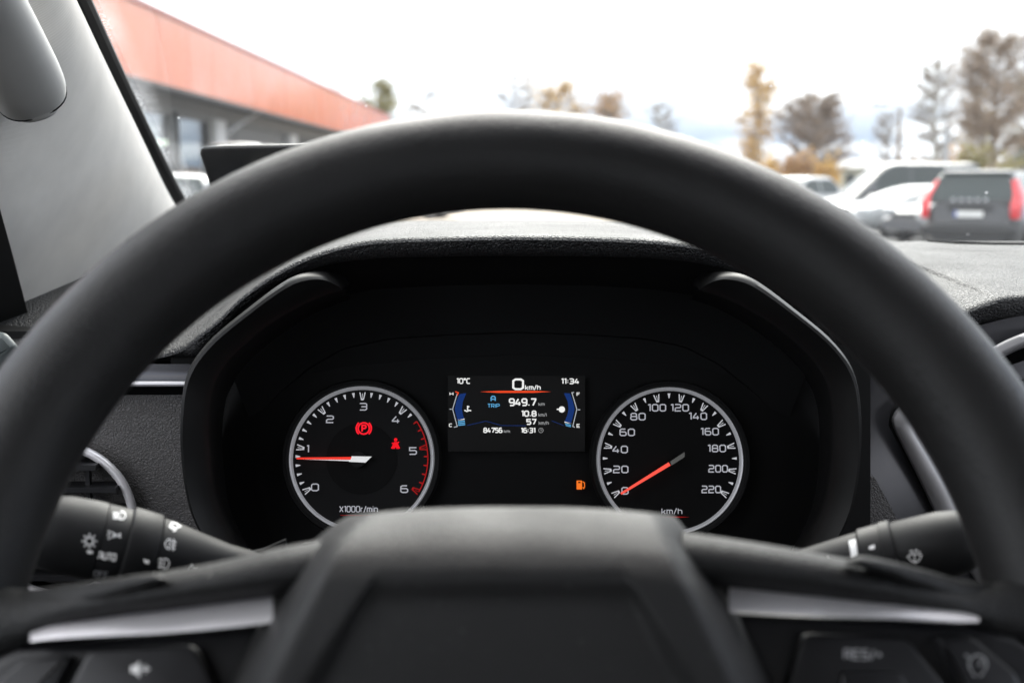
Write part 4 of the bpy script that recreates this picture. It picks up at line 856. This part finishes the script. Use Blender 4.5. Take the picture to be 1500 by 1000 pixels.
# ------------------------------------------------------------------ parked cars
M['carglass'] = mat('car_glass', (.050, .060, .060), .10, spec=.18)
M['tyre'] = mat('tyre_rubber', (.02, .02, .02), .85); M['alloy'] = mat('alloy_rim', (.5, .5, .52), .35, metal=.7)
M['lampred'] = mat('tail_lamp_red', (.60, .012, .02), .15, spec=.6, coat=.5); M['lampclear'] = mat('head_lamp_clear', (.75, .78, .8), .1, spec=.7, coat=.5)
M['plate'] = mat('number_plate_white', (.78, .78, .76), .5); M['eublue'] = mat('plate_blue', (.03, .08, .45), .5)
M['darktrim'] = mat('car_dark_trim', (.02, .02, .021), .55)
def paint(name, col, metal=0.0): return mat(name, col, .32, metal=metal, coat=.4, var=(2, .03))
PW = paint('white_car_paint', (.34, .35, .355)); PS = paint('silver_car_paint', (.15, .155, .165), .2); PD = paint('dark_grey_car_paint', (.045, .047, .055), .2); PB = paint('black_car_paint', (.035, .035, .038), .2); PG = paint('grey_car_paint', (.16, .165, .175), .2)
def car(name, label, pos, yaw, spec, body, group='cars parked on the lot'):
    """local x: forward, y: left, z: up; spec gives the side profile"""
    L, Wd, H = spec['L'], spec['W'], spec['H']; hw = Wd / 2
    o = thing(name, label, 'car', (0, 0, 0), group); ORG[o.name] = Vector()
    prof = spec['top']                                        # (x from rear bumper 0..L, z) of the lower body
    bx = spec['belt']                                         # greenhouse: rear base, roof rear, roof front, screen base (x) and z of the base ends
    rows = []; N = 34
    for i in range(N + 1):
        x = L * (.5 - .5 * math.cos(math.pi * i / N)); zt_ = interp(x, [p[0] for p in prof], [p[1] for p in prof])
        e = min(x, L - x); pw_ = hw * (1 - .22 * math.exp(-e / .25) - .05 * math.exp(-e / .9)); zb_ = .20 + .10 * math.exp(-e / .3)
        zt_ = lerp(.55, zt_, sstep(-.04, .10, e)) if e < .10 else zt_
        half = [(0, zt_ + .015), (.55 * pw_, zt_ + .008), (.80 * pw_, zt_ - .012), (.92 * pw_, zt_ - .05), (.985 * pw_, zt_ - .14), (1.0 * pw_, lerp(zt_, zb_, .45)), (.99 * pw_, lerp(zt_, zb_, .72)), (.95 * pw_, zb_ + .06), (.85 * pw_, zb_)]
        rows.append([Vector((x - L / 2, y, z)) for y, z in half] + [Vector((x - L / 2, -y, z)) for y, z in half[:0:-1]])
    obj('body', MB().loft(rows, cu=True, cap=True), body, o, smooth=35)
    xr0, xr1, xf1, xf0 = [q - L / 2 for q in bx[:4]]; zr, zf = bx[4], bx[5]; zH = H
    wb, wt = hw * .93, hw * .70
    # greenhouse shell sections along x
    xs = [xr0, lerp(xr0, xr1, .5), xr1, lerp(xr1, xf1, .33), lerp(xr1, xf1, .7), xf1, lerp(xf1, xf0, .5), xf0]
    zs = [zr, lerp(zr, zH - .03, .55), zH - .035, zH - .004, zH, zH - .035, lerp(zf, zH - .03, .52), zf]
    rows = []
    cs = spline([(a, 0, b) for a, b in zip(xs, zs)], 43)
    def width_at(z): return lerp(wb, wt, max(0, min(1, (z - min(zr, zf)) / (zH - min(zr, zf)))))
    def zbase(x): return lerp(zr, zf, max(0, min(1, (x - xr0) / (xf0 - xr0)))) - .02
    for c in cs:
        wz = width_at(c.z); zl = zbase(c.x); half = [(0, c.z + .02), (wz * .6, c.z + .012), (wz * .9, c.z - .01), (wz, c.z - .045 if c.z - .045 > zl else (c.z + zl) / 2), (wb, zl)]
        rows.append([Vector((c.x, y, z)) for y, z in half] + [Vector((c.x, -y, z)) for y, z in half[:0:-1]])
    obj('cabin', MB().loft(rows, cu=True, cap=True), spec.get('cabinmat', body), o, smooth=30)
    # glass panels, proud of the shell by a few millimetres
    def pane(nm, pts, off): return obj(nm, MB().prism([Vector(q) for q in pts], Vector(off)), M['carglass'], o, smooth=0)
    def screen(xa, za, xb, zb2, outw, nm):
        rr = []
        for k in range(9):
            t_ = lerp(.07, .93, k / 8); x = lerp(xa, xb, t_); z = lerp(za, zb2, t_); i_ = min(range(43), key=lambda q: abs(cs[q].x - x)); c0 = cs[i_]
            i2 = i_ + 1 if (i_ < 42 and (cs[min(42, i_ + 1)].x - x) * (c0.x - x) <= 0) else max(0, i_ - 1); c1 = cs[i2]
            tt_ = 0 if abs(c1.x - c0.x) < 1e-6 else (x - c0.x) / (c1.x - c0.x); z = lerp(c0.z, c1.z, tt_); wz = width_at(z)
            rr.append([Vector((x + outw * .012, wz * s_ * .9, z + .026 - .018 * s_ * s_)) for s_ in [-1 + 2 * j / 10 for j in range(11)]])
        return obj(nm, MB().loft(rr), M['carglass'], o, smooth=60)
    screen(xf0, zf, xf1, zH - .03, 1, 'windscreen'); screen(xr0, zr, xr1, zH - .03, -1, 'rear_window')
    for s_ in (1, -1):
        nwin = spec.get('win', 2); x0 = lerp(xr0, xr1, .62); x1 = lerp(xf0, xf1, .55)
        for k in range(nwin):
            a = lerp(x0, x1, k / nwin) + .035; b = lerp(x0, x1, (k + 1) / nwin) - .035
            def tp(x): return min(zH - .10, interp(x, [c.x for c in cs], [c.z for c in cs]) - .10)
            def sp_(x, z):
                zl = zbase(x); zz = interp(x, [c.x for c in cs], [c.z for c in cs]); wz = width_at(zz); f_ = (z - zl) / max(.05, zz - .045 - zl); return Vector((x, s_ * (lerp(wb, wz, max(0, min(1, f_))) + .006), z))
            zl_a, zl_b = zbase(a) + .05, zbase(b) + .05
            xm = [a + (b - a) * q / 4 for q in range(5)]
            top_ = [sp_(x, max(tp(x), zbase(x) + .07)) for x in xm]; bot_ = [sp_(x, zbase(x) + .05) for x in xm]
            obj('side_window', MB().loft([bot_, top_]), M['carglass'], o, smooth=60)
        mz = zf + .06; obj('door_mirror', pillow((xf0 - .42, s_ * (hw + .07), mz), .06, .10, .07), spec.get('mirror', body), o, smooth=60)
        for wxp in (spec['wb'][0], spec['wb'][1]):
            wc = Vector((wxp - L / 2, s_ * (hw - .10), .33)); tyre = MB()
            prof_w = [(.20, .10), (.30, .115), (.33, .09), (.33, -.09), (.30, -.11)]
            tyre.loft([[wc + Vector((r_ * math.cos(q), s_ * d_, r_ * math.sin(q))) for q in [2 * math.pi * j / 24 for j in range(24)]] for r_, d_ in prof_w], cu=True)
            ty = obj('wheel', tyre, M['tyre'], o, smooth=40)
            obj('rim', MB().loft([[wc + Vector((r_ * math.cos(q), s_ * d_, r_ * math.sin(q))) for q in [2 * math.pi * j / 20 for j in range(20)]] for r_, d_ in ((.205, .10), (.19, .09), (.05, .105), (.01, .11))], cu=True), M['alloy'], ty, smooth=30)
        zh = spec.get('lampz', .72); fx = L / 2
        obj('headlamp', pillow((fx - .24, s_ * hw * .68, zh - .03), .16, .17, .075), M['lampclear'], o, smooth=60)
        if spec.get('tall_lamps'):
            tl_ = spline([(-L / 2 + .055, hw * .90, .72), (-L / 2 + .06, hw * .93, .95), (-L / 2 + .17, hw * .92, 1.10), (-L / 2 + .36, hw * .80, 1.32), (-L / 2 + .45, hw * .74, 1.44)], 14)
            wdt = [.10, .13, .15, .16, .16, .155, .14, .12, .10, .085, .075, .065, .055, .045]
            rr = []
            for c, w_ in zip(tl_, wdt): rr.append([Vector((c.x - .035 - .02, s_ * (c.y - w_), c.z)), Vector((c.x - .065, s_ * (c.y - w_ * .4), c.z)), Vector((c.x - .05, s_ * (c.y + .015), c.z)), Vector((c.x + .10, s_ * (c.y + .045), c.z))])
            obj('tail_lamp', MB().loft(rr), M['lampred'], o, smooth=60)
        else:
            obj('tail_lamp', pillow((-fx + .12, s_ * hw * .74, zh + .10), .10, .17, .09), M['lampred'], o, smooth=60)
    obj('grille', MB().prism([(fx - .035, -.38, .50), (fx - .035, .38, .50), (fx - .06, .36, .68), (fx - .06, -.36, .68)], Vector((.03, 0, 0))), M['darktrim'], o, smooth=0)
    pz = spec.get('platez', .52); rx = -L / 2 + spec.get('platedx', -.012)
    pl_ = obj('number_plate', MB().prism([(rx, -.26, pz - .055), (rx, .26, pz - .055), (rx, .26, pz + .055), (rx, -.26, pz + .055)], Vector((-.012, 0, 0))), M['plate'], o, smooth=0)
    obj('blue_band', MB().prism([(rx - .014, .215, pz - .05), (rx - .014, .255, pz - .05), (rx - .014, .255, pz + .05), (rx - .014, .215, pz + .05)], Vector((-.002, 0, 0))), M['eublue'], pl_, smooth=0)
    if spec.get('roof'):
        obj('roof', MB().loft([[q + Vector((0, 0, .012)) for q in [Vector((c.x, y_, c.z + z_)) for y_, z_ in ((width_at(c.z), -.04), (width_at(c.z) * .9, -.004), (width_at(c.z) * .6, .016), (0, .024), (-width_at(c.z) * .6, .016), (-width_at(c.z) * .9, -.004), (-width_at(c.z), -.04))]] for c in cs if xr1 - .05 < c.x < xf1 + .05]), spec['roof'], o, smooth=60)
    if spec.get('estate'):
        obj('spoiler', MB().prism([(xr1 - .16, -wt * .92, zH - .015), (xr1 - .16, wt * .92, zH - .015), (xr1 + .2, wt * .95, zH + .02), (xr1 + .2, -wt * .95, zH + .02)], Vector((0, 0, -.035))), body, o, smooth=0)
        for s_ in (1, -1): obj('roof_rail', MB().tube([(xr1 + .15, s_ * wt * .95, zH + .0), (xr1 + .3, s_ * wt * .96, zH + .05), (xf1 - .25, s_ * wt * .96, zH + .05), (xf1 - .1, s_ * wt * .95, zH)], .02, 8), M['darktrim'], o)
        obj('tailgate_trim', MB().prism([(-L / 2 - .005, -.40, pz + .10), (-L / 2 - .005, .40, pz + .10), (-L / 2 + .0, .40, pz + .16), (-L / 2 + .0, -.40, pz + .16)], Vector((-.025, 0, 0))), M['darktrim'], o, smooth=0)
        obj('bumper', pillow((-L / 2 + .06, 0, .50), .12, hw * .93, .13), M['darktrim'], o, smooth=60)
        for s_ in (.18, .09, 0, -.09, -.18): obj('tailgate_letter', MB().box((-L / 2 - .022, s_ * 1.6 - .035, pz + .24), (-L / 2 + .012, s_ * 1.6 + .035, pz + .29)), M['alloy'], o, smooth=0)
    o.location = pos; o.rotation_euler = (0, 0, yaw)
    return o
SED = dict(L=4.6, W=1.80, H=1.45, top=[(0, .62), (.12, .98), (.9, 1.0), (2.0, .97), (3.2, .94), (3.9, .86), (4.4, .74), (4.6, .58)], belt=(.55, 1.35, 2.45, 3.35, .99, .93), wb=(.95, 3.65), win=2)
HAT = dict(L=4.3, W=1.79, H=1.47, top=[(0, .62), (.10, .96), (.9, .97), (2.0, .96), (3.0, .94), (3.6, .86), (4.1, .75), (4.3, .58)], belt=(.18, .75, 2.15, 3.1, .96, .93), wb=(.8, 3.4), win=2)
VAN = dict(L=4.9, W=1.92, H=1.88, top=[(0, .62), (.08, 1.08), (1.0, 1.10), (2.6, 1.08), (3.8, 1.05), (4.3, .96), (4.75, .80), (4.9, .60)], belt=(.10, .35, 3.0, 4.05, 1.10, 1.04), wb=(.9, 3.9), win=3)
EST = dict(L=4.82, W=1.88, H=1.56, top=[(0, .62), (.06, .98), (1.0, 1.0), (2.4, .98), (3.4, .95), (4.1, .86), (4.6, .75), (4.82, .58)], belt=(.10, .55, 2.5, 3.4, 1.0, .94), wb=(.95, 3.75), win=3, estate=True, tall_lamps=True, platez=.80, platedx=-.01)
def ground_at(px, dist): return Vector(((px - 750) / FPX * dist, dist, 0))
def place(px, dist): d = ray(px, 300); return Vector((d.x / d.y * dist, dist, 0))
# yaw: pi/2 = pointing away from us (+Y), -pi/2 = facing us
ev = place(1459, 24.4)
EST2 = dict(EST, H=1.60)
car('parked_car', 'black estate car with tall red tail lamps seen from behind', ev, R(57), EST2, PB)
car('parked_car', 'white saloon with pale windscreen parked before the dark people carrier', place(1340, 31.5), R(-160), dict(SED, H=1.30), PW)
VAN2 = dict(VAN, H=1.93, roof=PG); car('parked_car', 'dark people carrier with bright roof behind the white saloon', place(1316, 36.5), R(-176), VAN2, PD)  # lighter grey roof skin puts the sky's reflection into the paint
car('parked_car', 'silver hatchback with round head lamps between white saloon and black estate', place(1420, 28.4), R(-152), dict(HAT, H=1.40, lampz=.78), PS)
car('parked_car', 'white hatchback with only its roof showing left of the dark people carrier', place(1160, 42), R(-140), dict(HAT, H=1.56), PW)
car('parked_car', 'pale grey car behind the black estate beside the dark people carrier', place(1436, 44), R(-95), dict(SED, H=1.52), PG)
car('parked_car', 'white car parked far off, low above the instrument hood', place(590, 47), R(170), dict(SED, H=1.42), PW)
car('parked_car', 'grey car with dark side windows in front of the glazed showroom', place(262, 17.5), R(95), dict(HAT, H=1.50), PG)
car('parked_car', 'white van-like car parked along the dark roller door of the red-fronted building', place(372, 33), R(88), dict(VAN, H=2.35, win=2), PW)

# ------------------------------------------------------------------ trees
M['bark'] = mat('brown_bark', (.17, .13, .10), .9, var=(6, .3)); M['birch'] = mat('birch_bark', (.34, .31, .27), .85, var=(5, .5)); M['twig'] = mat('bare_twig', (.24, .19, .155), .9)
def leafmat(n, c):
    m = mat(n, c, .7, spec=.2, var=(1.5, .35)); return m
M['gold'] = leafmat('golden_leaf', (.50, .31, .09)); M['olive'] = leafmat('olive_leaf', (.20, .17, .055)); M['rust'] = leafmat('rust_leaf', (.36, .20, .075)); M['brown'] = leafmat('brown_leaf', (.25, .175, .115)); M['darkgreen'] = leafmat('spruce_needle', (.035, .055, .03))
def tree(name, label, px, dist, top_y, wid_px, bark, leaf, nleaf, seed, spread=1.0, low=.25, lsize=.22, trunk=None, twigs=1.0, group='autumn trees beyond the parking lot'):
    rg = random.Random(seed); b = place(px, dist); d = ray(px, top_y); Ht = CAM_Z + d.z / d.y * dist; Wm = wid_px / FPX * dist
    o = thing(name, label, 'tree', b, group); tk = MB(); tw = MB(); tips = []
    r0 = trunk or Ht * .014
    lean = rg.uniform(-.03, .03); tp = [b + Vector((lean * Ht * t_ + rg.uniform(-.06, .06) * t_, rg.uniform(-.06, .06) * t_, Ht * .96 * t_)) for t_ in [k / 9 for k in range(10)]]
    tk.tube(tp, [r0 * (1 - .9 * k / 9) for k in range(10)], 7)
    nb = int(38 * twigs)
    for i in range(nb):
        t_ = lerp(low, .97, (i + rg.random()) / nb); p0 = tp[min(8, int(t_ * 9))].lerp(tp[min(9, int(t_ * 9) + 1)], t_ * 9 % 1)
        env = math.sin(math.pi * min(1, (t_ - low) / (1 - low) * .82 + .16)) ** .7; ln = Wm / 2 * env * rg.uniform(.75, 1.25) * spread
        a = rg.uniform(0, 2 * math.pi); up = rg.uniform(.35, 1.0)
        q = [p0 + Vector((math.cos(a) * ln * s_, math.sin(a) * ln * s_, ln * up * s_ ** .8 + 0.0)) + Vector((rg.uniform(-.1, .1), rg.uniform(-.1, .1), 0)) * s_ * ln for s_ in (0, .35, .7, 1)]
        rb = r0 * (1 - t_) * .45 + .012; tk.tube(q, [rb, rb * .7, rb * .4, .006], 5)
        for j in range(int(13 * twigs)):
            s_ = rg.uniform(.25, 1); e = q[min(2, int(s_ * 3))].lerp(q[min(3, int(s_ * 3) + 1)], s_ * 3 % 1); l2 = ln * rg.uniform(.25, .55); a2 = a + rg.uniform(-1.3, 1.3); u2 = rg.uniform(-.1, .9)
            dv = Vector((math.cos(a2), math.sin(a2), u2)) * l2; m_ = e + dv * .5 + Vector((0, 0, -.04 * l2)); tw.tube([e, m_, e + dv], [.026, .018, .010], 3, cap=False); tips += [m_, e + dv, e + dv * .75]
            for _ in range(2):
                dv2 = Vector((rg.uniform(-1, 1), rg.uniform(-1, 1), rg.uniform(-.3, .9))) * l2 * .5; tw.tube([m_, m_ + dv2], [.015, .008], 3, cap=False); tips.append(m_ + dv2)
    obj('trunk', tk, bark, o, smooth=60)
    if nleaf:
        lf = MB(); vv = []; ff = []
        for i in range(int(nleaf * 4)):
            c = rg.choice(tips) + Vector((rg.gauss(0, .42), rg.gauss(0, .42), rg.gauss(0, .42))); u_ = Vector((rg.gauss(0, 1), rg.gauss(0, 1), rg.gauss(0, 1))).normalized(); v_ = u_.orthogonal().normalized(); s_ = lsize * rg.uniform(.35, .8); k = len(vv)
            vv += [c - u_ * s_, c + v_ * s_ * .6, c + u_ * s_, c - v_ * s_ * .6]; ff.append([k, k + 1, k + 2, k + 3])
        lf.add(vv, ff); cr_ = obj('crown', lf, leaf, o, smooth=0); obj('twigs', tw, M['twig'], cr_, smooth=0)
    else: obj('crown', tw, M['twig'], o, smooth=0)
    return o
tree('birch_tree', 'slim golden birch standing alone left of the rounded bare tree', 1110, 95, 88, 42, M['birch'], M['gold'], 900, 1, low=.18, lsize=.20)
tree('bare_tree', 'rounded bare brown tree above the orange hedge', 1190, 90, 138, 84, M['bark'], M['brown'], 900, 2, low=.10, lsize=.16, twigs=2.3)
tree('birch_tree', 'tall thin bare birch right of the lamp post', 1366, 100, 78, 60, M['birch'], M['olive'], 260, 3, low=.25, lsize=.14, twigs=1.6)
tree('broadleaf_tree', 'tallest brown tree with dense crown behind the black estate car', 1452, 92, 44, 100, M['bark'], M['brown'], 3600, 4, low=.22, lsize=.17, trunk=.22, twigs=1.5)
tree('broadleaf_tree', 'thin pale-leaved tree left of the tallest brown tree', 1415, 104, 130, 60, M['bark'], M['gold'], 420, 5, low=.12, lsize=.16)
tree('broadleaf_tree', 'leaning brown tree right of the tallest brown tree', 1512, 96, 100, 84, M['bark'], M['olive'], 900, 6, low=.12, lsize=.16, twigs=1.2)
tree('birch_tree', 'yellow-green birch just beyond the end of the red fascia', 560, 120, 112, 44, M['birch'], M['olive'], 700, 7, low=.2, lsize=.26)
tree('bare_tree', 'small bare grey tree between yellow-green birch and the tall thin trees', 628, 125, 132, 60, M['bark'], M['brown'], 60, 8, low=.3, lsize=.12)
tree('bare_tree', 'tall bare twin-topped tree left of the orange-leaved tree', 752, 120, 92, 40, M['bark'], M['brown'], 60, 9, low=.3, lsize=.12)
tree('bare_tree', 'thin reddish bare tree close to the twin-topped tree', 772, 128, 92, 22, M['birch'], M['rust'], 140, 10, low=.45, lsize=.14)
tree('broadleaf_tree', 'orange-leaved tree with knotted crown above the wheel rim', 818, 118, 120, 58, M['birch'], M['gold'], 520, 11, low=.35, lsize=.24)
tree('broadleaf_tree', 'low orange-brown tree right of the knotted orange tree', 888, 118, 134, 52, M['birch'], M['rust'], 420, 12, low=.35, lsize=.24)
tree('bare_tree', 'faint bare tree standing apart from the orange trees', 965, 135, 148, 50, M['birch'], M['brown'], 20, 13, low=.4, lsize=.12)
tree('bare_tree', 'bare tree with a thick trunk beside the street lamp', 1300, 112, 160, 46, M['bark'], M['brown'], 40, 14, low=.35, lsize=.12)
tree('bare_tree', 'short bare tree half hidden by the end of the red fascia', 485, 130, 118, 40, M['bark'], M['brown'], 90, 15, low=.3, lsize=.14)
tree('spruce_tree', 'small dark green tree at the foot of the leaning brown tree', 1497, 100, 190, 22, M['bark'], M['darkgreen'], 700, 16, low=.1, lsize=.18)
def shrub(label, px, dist, wpx, top_y, leaf, nl, seed):
    rg = random.Random(seed); b = place(px, dist); d = ray(px, top_y); Ht = max(.8, CAM_Z + d.z / d.y * dist); hw = wpx / FPX * dist / 2
    o = thing('shrub', label, 'shrub', b, 'autumn shrubs along the verge'); st_ = MB(); tips = []
    for i in range(16):
        a = rg.uniform(0, 6.28); e = b + Vector((math.cos(a) * hw * rg.uniform(.3, 1), math.sin(a) * hw * .6 * rg.random(), Ht * rg.uniform(.5, .97))); m_ = b.lerp(e, .5) + Vector((0, 0, Ht * .12)); st_.tube([b + (e - b) * .02 * i, m_, e], [.04, .025, .008], 4, cap=False); tips += [m_, e, m_.lerp(e, .5)]
    obj('stems', st_, M['bark'], o, smooth=0); vv = []; ff = []
    for i in range(nl):
        c = rg.choice(tips).lerp(b, rg.random() * .35) + Vector((rg.gauss(0, hw * .22), rg.gauss(0, hw * .2), rg.gauss(0, Ht * .10))); c.z = max(.05, c.z); u_ = Vector((rg.gauss(0, 1), rg.gauss(0, 1), rg.gauss(0, 1))).normalized(); v_ = u_.orthogonal().normalized(); s_ = .2 * rg.uniform(.5, 1.2); k = len(vv)
        vv += [c - u_ * s_, c + v_ * s_ * .6, c + u_ * s_, c - v_ * s_ * .6]; ff.append([k, k + 1, k + 2, k + 3])
    obj('foliage', MB().add(vv, ff), leaf, o, smooth=0)
shrub('yellow-green shrub at the foot of the slim golden birch', 1125, 84, 40, 226, M['gold'], 900, 21)
shrub('wide orange shrub below the rounded bare tree', 1165, 82, 50, 222, M['rust'], 1200, 22)
shrub('bright orange shrub right of the rounded bare tree', 1208, 82, 40, 220, M['gold'], 900, 23)
shrub('small brown shrub against the far low roof', 1340, 84, 34, 226, M['brown'], 500, 24)
shrub('olive shrub below the tallest brown tree', 1425, 80, 56, 208, M['olive'], 1300, 25)
shrub('brown shrub right of the pale steel pole', 1398, 82, 40, 216, M['rust'], 800, 26)
shrub('dark olive shrub behind the roof of the black estate', 1478, 80, 56, 222, M['olive'], 1200, 27)
# ------------------------------------------------------------------ far low buildings, lamp and poles
def lowhouse(label, px0, px1, dist, top_y, wall, roof, seed):
    a, b = place(px0, dist), place(px1, dist); d = ray(750, top_y); Ht = CAM_Z + d.z / d.y * dist
    o = thing('low_building', label, 'building', (a + b) / 2)
    obj('wall', MB().box((a.x, a.y, 0), (b.x, a.y + 12, Ht * .72)), wall, o, smooth=0)
    obj('roof', MB().add([(a.x - .6, a.y - .6, Ht * .72), (b.x + .6, a.y - .6, Ht * .72), (b.x + .6, a.y + 12.6, Ht * .72), (a.x - .6, a.y + 12.6, Ht * .72), (a.x + 2, a.y + 6, Ht), (b.x - 2, a.y + 6, Ht)], [[0, 1, 5, 4], [1, 2, 5], [2, 3, 4, 5], [3, 0, 4], [0, 3, 2, 1]]), roof, o, smooth=0)
    nwin = max(2, int((b.x - a.x) / 3.5))
    for k in range(nwin):
        x = lerp(a.x, b.x, (k + .5) / nwin); w_ = obj('window', MB().box((x - .6, a.y - .03, Ht * .25), (x + .6, a.y + .02, Ht * .55)), M['carglass'], o, smooth=0)
        obj('sill', MB().box((x - .7, a.y - .09, Ht * .25 - .07), (x + .7, a.y - .035, Ht * .25 - .005)), M['post'], w_, smooth=0)
lowhouse('low pale building with light roof far behind the dark people carrier', 1215, 1330, 150, 232, mat('cream_wall', (.5, .47, .4), .8), mat('light_roof', (.35, .34, .33), .7), 1)
lowhouse('low building with dark roof far behind the parked cars', 1322, 1392, 140, 236, M['concrete'], M['soffit'], 2)
lowhouse('low grey building far beyond the showroom end', 600, 720, 170, 250, M['concrete'], M['soffit'], 3)
M['galv'] = mat('galvanised_steel', (.30, .31, .33), .5, metal=.5)
lp = thing('street_lamp', 'steel street lamp with a long arm left of the tall bare birch', 'lamp post', place(1313, 78))
b = place(1313, 78); d = ray(1313, 152); Ht = CAM_Z + d.z / d.y * 78
obj('post', MB().tube([b, b + Vector((0, 0, Ht * .97))], [.16, .10], 10), M['bark'], lp)
obj('arm', MB().tube([b + Vector((.02, 0, Ht * .96)), b + Vector((-.6, 0, Ht * 1.0)), b + Vector((-1.5, 0, Ht))], .05, 8), M['galv'], lp)
obj('lamp_head', pillow(b + Vector((-1.35, 0, Ht - .06)), .55, .2, .11), M['galv'], lp, smooth=60)
pp = thing('flag_pole', 'plain pale steel pole rising behind the black estate car', 'pole', place(1382, 60)); b = place(1382, 60); d = ray(1382, 192); Ht = CAM_Z + d.z / d.y * 60
obj('shaft', MB().tube([b, b + Vector((0, 0, Ht))], [.16, .13], 12), M['galv'], pp)
obj('cap', pillow(b + Vector((0, 0, Ht + .06)), .15, .15, .10), M['galv'], pp, smooth=60)
obj('base_plate', MB().box(b + Vector((-.25, -.25, .0)), b + Vector((.25, .25, .05))), M['galv'], pp, smooth=0)
# distant wood closing the horizon
vv = []; ff = []; rg = random.Random(5)
for i in range(45000):
    x = rg.uniform(-260, 330); y = rg.uniform(330, 420); z = rg.random() ** 1.5 * (7.0 + 2.5 * math.sin(x * .05) + 1.5 * math.sin(x * .21)); s_ = rg.uniform(.25, .65); k = len(vv)
    u_ = Vector((rg.gauss(0, 1), rg.gauss(0, .4), rg.gauss(0, 1))).normalized(); v_ = u_.orthogonal().normalized(); c = Vector((x, y, z + .5))
    vv += [c - u_ * s_, c + v_ * s_, c + u_ * s_, c - v_ * s_]; ff.append([k, k + 1, k + 2, k + 3])
obj('far_wood', MB().add(vv, ff), M['brown'], None, smooth=0, kind='stuff')
